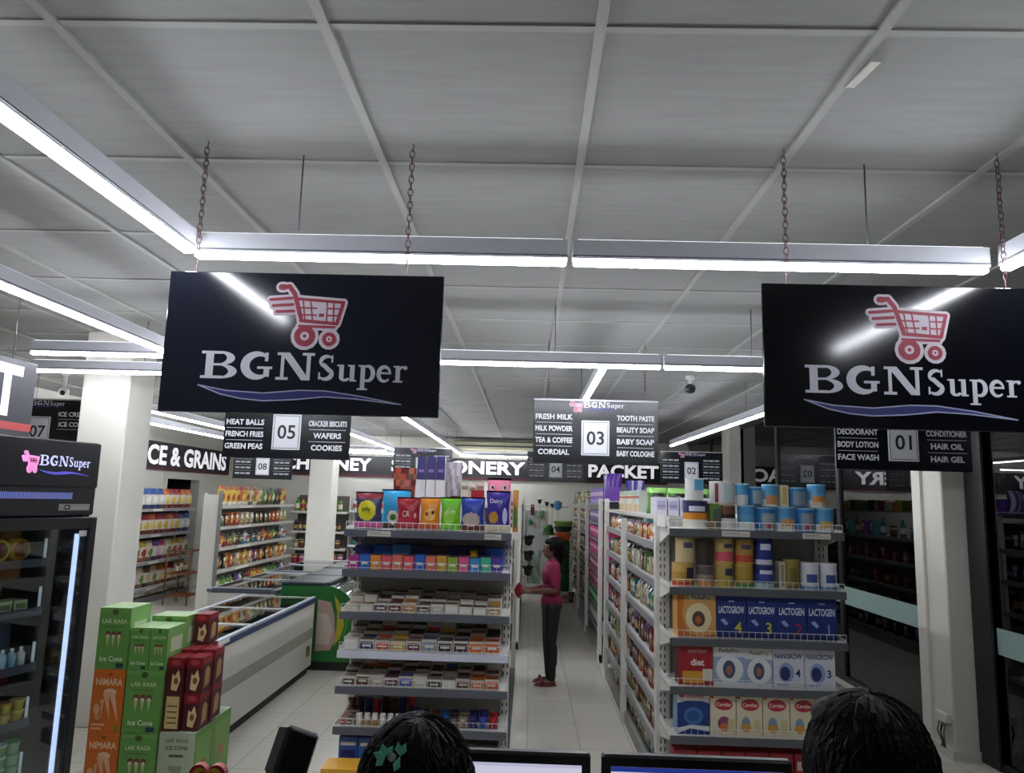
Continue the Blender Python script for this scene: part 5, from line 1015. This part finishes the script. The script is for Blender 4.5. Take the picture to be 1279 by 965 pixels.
p = at(685, 668, Y=15.6); pole = thing('hat_stand', 'thin grey stand carrying a green hat at the end of the aisle', 'stand', (p.x, p.y, 0)); MB().tube([(0, 0, 0), (0, 0, p.z)], .012, GREY).build('pole', pole); MB().lathe([(.1, 0), (.1, .02), (.02, .03)], GREY, 14).build('foot', pole)
put(mesh_of(m, 'hat'), 'hat', 'wide dull green hat on a stand behind the shopper', 'hat', tuple(p))
for k, (px, c, w_) in enumerate(((708, '#c9a79a', 'pinkish'), (713, '#4a3428', 'dark brown'), (704, '#b9b0a0', 'grey'))):
    m = pouch(.14, .2, .1, blob(c, '#8a6a5a')); put(mesh_of(m, 'floor_bag'), 'floor_bag', w_+' bag on the floor near the green buckets', 'bag', tuple(Vector((at(px, 742, Y=14.9).x, 14.9, 0))), 0, 'bags on the floor by the buckets')
# ================================================================== people
def remesh(mb, name, vox, parent=None, m=None, smooth=6):
    o = mb.build(name); md = o.modifiers.new('r', 'REMESH'); md.mode = 'VOXEL'; md.voxel_size = vox
    s = o.modifiers.new('s', 'SMOOTH'); s.iterations = smooth; s.factor = .5
    bpy.context.view_layer.update(); dg = bpy.context.evaluated_depsgraph_get()
    me = bpy.data.meshes.new_from_object(o.evaluated_get(dg)); me.materials.clear(); me.materials.append(m)
    me.polygons.foreach_set('use_smooth', [True]*len(me.polygons)); bpy.data.objects.remove(o)
    q = obj(name, me, parent); return q
def limb(m, pts, rs, mm='#888888'):
    for (p, q), (a, b) in zip(zip(pts, pts[1:]), zip(rs, rs[1:])):
        p, q = Vector(p), Vector(q); k = 5
        m.tube([p+(q-p)*i/k for i in range(k+1)], [a+(b-a)*i/k for i in range(k+1)], mm, 12)
        m.ell(p, (a, a, a), mm, 12, 8); m.ell(q, (b, b, b), mm, 12, 8)
def hand_mb(m, wrist, d, up, side, curl=.9, s=1.0):
    """palm, four unequal bent fingers and a thumb; d = finger direction, up = back of the hand, side = thumb side"""
    w0 = Vector(wrist); d = Vector(d).normalized(); up = Vector(up).normalized(); side = Vector(side).normalized()
    for k in range(4): limb(m, [w0+d*.01*s+side*(.024-.016*k)*s, w0+d*.085*s+side*(.028-.0185*k)*s], [.014*s, .0125*s])
    for k, L in enumerate((.072, .08, .074, .058)):
        p = w0+d*.085*s+side*(.028-.0185*k)*s; a = [p]
        for j, f_ in enumerate((.45, .32, .23)):
            an = curl*(.35+.5*j); p = p+(d*cos(an)-up*sin(an))*L*f_*s; a.append(p)
        limb(m, a, [.0095*s, .009*s, .008*s, .007*s])
    p = w0+d*.03*s+side*.03*s; limb(m, [p, p+(d*.6+side*.8-up*.2)*.04*s, p+(d*.95+side*.75-up*.5)*.065*s], [.013*s, .0105*s, .0085*s])
def person(H, label, skin, hair, shirt, legs, shoe, arm_pose, loc, rz, vox=.007, hairstyle='bun', turn=0):
    """standing figure facing local -y"""
    t = thing('person', label, 'person', loc, rz); S_ = H
    V = lambda x, y, z: (x*S_, y*S_, z*S_)
    m = MB(); E = lambda c, r, rot=None: m.ell(V(*c), tuple(q*S_ for q in r), '#888888', 18, 12, rot)
    E((0, .004, .925), (.046, .056, .066)); E((0, -.014, .895), (.036, .042, .045)); E((0, -.034, .872), (.018, .02, .016))
    E((0, -.058, .905), (.0085, .013, .011)); limb(m, [V(0, -.052, .925), V(0, -.062, .905)], [.005*S_, .008*S_]); E((0, -.050, .884), (.016, .009, .007)); E((0, -.046, .934), (.034, .012, .006))
    for sx in (-1, 1): E((sx*.047, .006, .915), (.007, .014, .02))
    limb(m, [V(0, .012, .88), V(0, .012, .82)], [.031*S_, .034*S_])
    E((0, .008, .80), (.085, .045, .035)); E((0, .0, .735), (.088, .06, .085)); E((0, .0, .64), (.075, .055, .08)); E((0, .006, .545), (.092, .07, .07))
    for sx in (-1, 1):
        limb(m, [V(sx*.05, .004, .52), V(sx*.047, -.006, .285), V(sx*.045, .006, .05)], [.056*S_, .035*S_, .021*S_]); limb(m, [V(sx*.047, .012, .24), V(sx*.046, .014, .16)], [.025*S_, .022*S_])
        limb(m, [V(sx*.045, .018, .022), V(sx*.048, -.06, .018), V(sx*.05, -.095, .012)], [.021*S_, .021*S_, .013*S_])
        sh, el, wr, hd, hu, hs = arm_pose[0 if sx < 0 else 1]
        limb(m, [V(*sh), V(*el), V(*wr)], [.029*S_, .0235*S_, .0155*S_]); hand_mb(m, V(*wr), hd, hu, hs)
    body = remesh(m, 'body', vox, t, skin)
    c = MB()
    cE = lambda q, r: c.ell(V(*q), tuple(x*S_ for x in r), '#888888', 18, 12)
    cE((0, .008, .80), (.094, .054, .038)); cE((0, 0, .735), (.098, .070, .09)); cE((0, 0, .64), (.088, .066, .085)); cE((0, .006, .56), (.100, .078, .07)); limb(c, [V(0, .012, .80), V(0, .012, .835)], [.046*S_, .037*S_])
    for i in (0, 1):
        sh, el = Vector(arm_pose[i][0]), Vector(arm_pose[i][1]); limb(c, [V(*sh), V(*(sh.lerp(el, .72)))], [.038*S_, .037*S_])
    remesh(c, 'shirt', vox, t, shirt)
    l = MB(); l.ell(V(0, .006, .53), (.098*S_, .076*S_, .062*S_), '#888888', 18, 12)
    for sx in (-1, 1): limb(l, [V(sx*.05, .004, .52), V(sx*.047, -.006, .285), V(sx*.045, .006, .058)], [.061*S_, .042*S_, .031*S_]); limb(l, [V(sx*.047, .010, .25), V(sx*.046, .012, .15)], [.036*S_, .033*S_])
    remesh(l, 'leggings', vox, t, legs)
    for sx in (-1, 1):
        q = MB(); q.ell(V(sx*.048, -.035, .006), (.034*S_, .082*S_, .007*S_), shoe, 16, 6); q.tube([V(sx*.048-.036, -.06, .006), V(sx*.048-.028, -.06, .034), V(sx*.048, -.062, .044), V(sx*.048+.028, -.06, .034), V(sx*.048+.036, -.06, .006)], .011*S_, shoe, 8); q.build('slipper', t)
    h = MB(); hE = lambda q, r: h.ell(V(*q), tuple(x*S_ for x in r), '#111111', 18, 12)
    hE((0, .020, .940), (.055, .058, .060)); hE((0, .032, .905), (.052, .045, .055)); hE((0, -.018, .968), (.044, .036, .022))
    for sx in (-1, 1): hE((sx*.042, .004, .935), (.014, .034, .036))
    if hairstyle == 'bun': hE((0, .085, .90), (.034, .034, .042)); hE((0, .07, .865), (.022, .022, .05))
    if hairstyle == 'low': hE((0, .055, .855), (.05, .036, .06)); hE((0, .06, .80), (.045, .03, .06))
    if hairstyle == 'round': hE((0, .03, .90), (.062, .058, .07)); hE((.0, .05, .86), (.055, .04, .045))
    hr = random.Random(int(H*1000))                       # locks of hair combed back from the brow over the crown
    ho = remesh(h, 'hair', min(vox, .006), t, hair, 3); s_ = MB()
    s_.v = [tuple(v.co) for v in ho.data.vertices]; s_.f = [tuple(p.vertices) for p in ho.data.polygons]; s_.mi = [0]*len(s_.f); s_.sm = [True]*len(s_.f); s_.mats = [hair]
    cen = Vector(V(0, .026, .922)); big = hairstyle == 'round'
    for k in range(420 if big else 160):
        az = hr.uniform(0, 2*pi); a0, a1 = hr.uniform(.0, 1.0), hr.uniform(1.3, 2.1)
        if sin(az) < -.35: a1 = min(a1, 1.05)
        pts = []
        for j in range(7):
            a = a0+(a1-a0)*j/6; ja = az+.10*sin(j*.9+k); R_ = 1.0+.05*sin(j/6*pi)+hr.uniform(-.012, .02)
            pts.append(cen+Vector((.061*sin(a)*cos(ja), .063*sin(a)*sin(ja), .079*cos(a)))*S_*R_)
        s_.tube(pts, [.0012*S_, .003*S_, .0036*S_, .0036*S_, .003*S_, .002*S_, .0006*S_], hair, 5)
    bpy.data.objects.remove(ho); s_.build('hair', t)
    f_ = MB()
    for sx in (-1, 1):
        f_.ell(V(sx*.019, -.0485, .925), (.0085*S_, .005*S_, .0045*S_), '#d9d6cf', 10, 6); f_.ell(V(sx*.019, -.0525, .925), (.0042*S_, .003*S_, .0042*S_), '#15100d', 8, 6)
        f_.tube([V(sx*.009, -.0535, .938), V(sx*.019, -.055, .941), V(sx*.03, -.050, .937)], .0022*S_, '#15100d', 6)
    f_.build('eyes', t)
    f2 = MB(); f2.tube([V(-.013, -.053, .8845), V(0, -.0585, .8855), V(.013, -.053, .8845)], [.002*S_, .0042*S_, .002*S_], '#7d3f3a', 8); f2.build('lips', t)
    return t
SK = mat('#6a4636', .55); HAIRM = mat('#0b0909', .6, 0, 0, .15)
hold = [((-.105, .006, .80), (-.125, .01, .645), (-.06, -.145, .632), (.25, -1, 0), (-.2, 0, 1), (.75, 0, .5)), ((.105, .006, .80), (.125, .01, .645), (.06, -.145, .632), (-.25, -1, 0), (.2, 0, 1), (-.75, 0, .5))]
W_ = person(1.54, 'person in a magenta shirt and black leggings standing in the aisle with a red pack', SK, HAIRM, mat('#8c1648', .7), mat('#16171b', .7), mat('#6d2028', .5), hold, (.27, 8.42, 0), -pi/2+.12, .006, 'bun')
o = put(mesh_of(pouch(.20, .17, .10, nx=16, nz=16, pat=blob('#9c1d2d', '#d9a0a0', .4, .5, .25, .22, top='#6d1420')), 'red_pack'), 'red_pack', 'red pack held in the hands of the woman in magenta', 'bag', (-.13, 8.40, .885), -pi/2)
type_ = [((-.105, .006, .80), (-.125, .0, .645), (-.08, -.14, .66), (.1, -1, -.1), (0, 0, 1), (1, 0, 0)), ((.105, .006, .80), (.125, .0, .645), (.08, -.14, .66), (-.1, -1, -.1), (0, 0, 1), (-1, 0, 0))]
c1 = person(1.565, 'person at the left till seen from behind, dark hair with a turquoise bow', SK, HAIRM, mat('#2a2c33', .8), mat('#1d1e22', .8), mat('#222222', .6), type_, (-.183, 1.42, 0), pi, .009, 'round')
c2 = person(1.63, 'person at the right till seen from behind with dark hair', SK, HAIRM, mat('#26282e', .8), mat('#1d1e22', .8), mat('#222222', .6), type_, (.595, 1.42, 0), pi, .009, 'round')
TQ = mat('#86e6cf', .4)
cl = MB()
for ox, angs, L in ((-.011, (105, 165, 225, 55), .021), (.013, (68, 250, 100), .024)):
    for a in angs:
        d_ = Vector((cos(RAD(a)), 0, sin(RAD(a)))); u = Vector((-d_.z, 0, d_.x)); o_ = Vector((ox, 0, 0))
        cl.add([o_, o_+d_*L*.55+u*.0065+Vector((0, -.006, 0)), o_+d_*L+Vector((0, -.003, 0)), o_+d_*L*.55-u*.0065+Vector((0, -.006, 0)), o_+Vector((0, .004, 0)), o_+d_*L*.6+Vector((0, .004, 0))], [(0, 3, 2, 1), (0, 1, 5, 4), (1, 2, 5), (2, 3, 5), (3, 0, 4, 5)], TQ)
cl.ell((0, -.005, 0), (.007, .005, .007), '#9fb9b2', 10, 6)
bp_ = at(490, 944, Y=1.284); cl.build('hair_bow', c1, (-(bp_.x+.183), -(bp_.y-1.42), bp_.z), pi)
# ================================================================== tills
def counter(x0, x1, label):
    t = thing('checkout_counter', label, 'counter', (x0, 1.66, 0)); W = x1-x0
    MB().cbox(0, .05, 0, W, .78, .86, mat('#8a8c90', .5), .01).build('body', t); MB().cbox(-.02, .0, .86, W+.02, .82, .90, mat('#3a3c40', .35), .008).build('worktop', t); MB().box(-.002, .78, .3, W+.002, .784, .42, mat('#b03a3f', .5)).build('trim_band', t)
counter(-1.1, .17, 'grey checkout counter of the left till, carrying one monitor'); counter(.22, 1.5, 'grey checkout counter of the right till, carrying one monitor')
SCR = mat('#dcdcf2', .3, 0, .62); SCB = mat('#2c3f9a', .3, 0, .5)
def monitor(x, Y, zt, w, label, kind):
    h = w*.6; t = thing('monitor', label, 'monitor', (x, Y, zt-h))
    m = MB(); m.cbox(-w/2, 0, 0, w/2, .03, h, mat('#131417', .35), .006); m.build('casing', t)
    s = MB(); e = .022; s.art([('r', 0, 0, 1, 1, SCR)]+([('r', 0, .95, 1, 1, SCB), ('r', .9, .955, .98, .99, '#b9bde0')] if kind else [('r', 0, .97, 1, 1, mat('#c9c9e6', .3, 0, .6))])+[q for i in range(13) for q in ([('r', .03+.074*i, .86, .045+.074*i, .905, ['#8f6a8f', '#55556a', '#6a8fae'][i % 3])])]+[('r', .02, .80, .98, .805, '#a9a9c6')], (-w/2+e, 0, e), (1, 0, 0), (0, 0, 1), w-2*e, h-2*e-.004, .0008); s.build('screen', t)
    st = MB(); st.cbox(-.03, .03, -(zt-h-.9)+.01, .03, .06, h*.6, BLACK, .004); st.cbox(-.12, -.05, -(zt-h-.9)+.001, .12, .13, -(zt-h-.9)+.016, BLACK, .004); st.build('stand', t)
    kb = MB(); return t
p = at(738, 942, Y=1.95); monitor(p.x-.255, 1.95, p.z, .51, 'black monitor of the left till, partly behind the bow-wearing head', 0)
p = at(752, 942, Y=1.95); q_ = at(990, 948, Y=1.95); monitor((p.x+q_.x)/2, 1.95, p.z, q_.x-p.x, 'black monitor of the right till with a blue bar across the screen', 1)
# customer display: black tilted box on a pole
p = at(366, 940, Y=1.95)
cd = thing('customer_display', 'black tilted customer display on a pole left of the left till', 'display', (p.x, 1.95, .901)); zc_ = p.z-.901
MB().tube([(0, 0, 0), (0, 0, zc_)], .012, BLACK, 10).build('pole', cd); MB().lathe([(.07, 0), (.07, .012), (.015, .02)], BLACK, 18).build('foot', cd)
hd = MB(); hd.cbox(-.045, -.025, -.055, .045, .035, .055, mat('#1b1c1f', .45), .007); hd.cbox(-.038, -.031, -.046, .038, -.024, .046, mat('#101113', .2), .003); hd = hd.build('head', cd, (0, 0, zc_+.0)); hd.rotation_euler = (RAD(-14), RAD(24), RAD(38))
# red and yellow heart-topped sweet stand at the very bottom edge
p = at(259, 960, Y=1.95)
hs = thing('sweet_stand', 'red and yellow heart-topped sweet stand peeping over the bottom edge', 'stand', (p.x, 1.95, .901)); zt_ = p.z-.901
heart = [(16*sin(a)**3/17*.048, (13*cos(a)-5*cos(2*a)-2*cos(3*a)-cos(4*a))/17*.048) for a in [2*pi*i/40 for i in range(40)]]
m = MB(); m.add([(x, 0, z) for x, z in heart]+[(x, .02, z) for x, z in heart], [tuple(range(40)), tuple(range(40, 80))[::-1]]+[(i, 40+i, 40+(i+1) % 40, (i+1) % 40) for i in range(40)], mat('#b5232a', .4))
m.add([(x*.82, -.0015, z*.82-.0005) for x, z in heart], [tuple(range(40))], mat('#d9a83a', .4)); m.add([(x*.5, -.003, z*.5+.002) for x, z in heart], [tuple(range(40))], mat('#b5232a', .4))
m.build('heart_topper', hs, (0, 0, zt_-.024))
MB().tube([(0, .01, 0), (0, .01, zt_-.05)], .008, mat('#b5232a', .4), 8).build('post', hs); MB().lathe([(.08, 0), (.08, .015), (.012, .03)], mat('#b5232a', .4), 18, 0, .01).build('foot', hs)
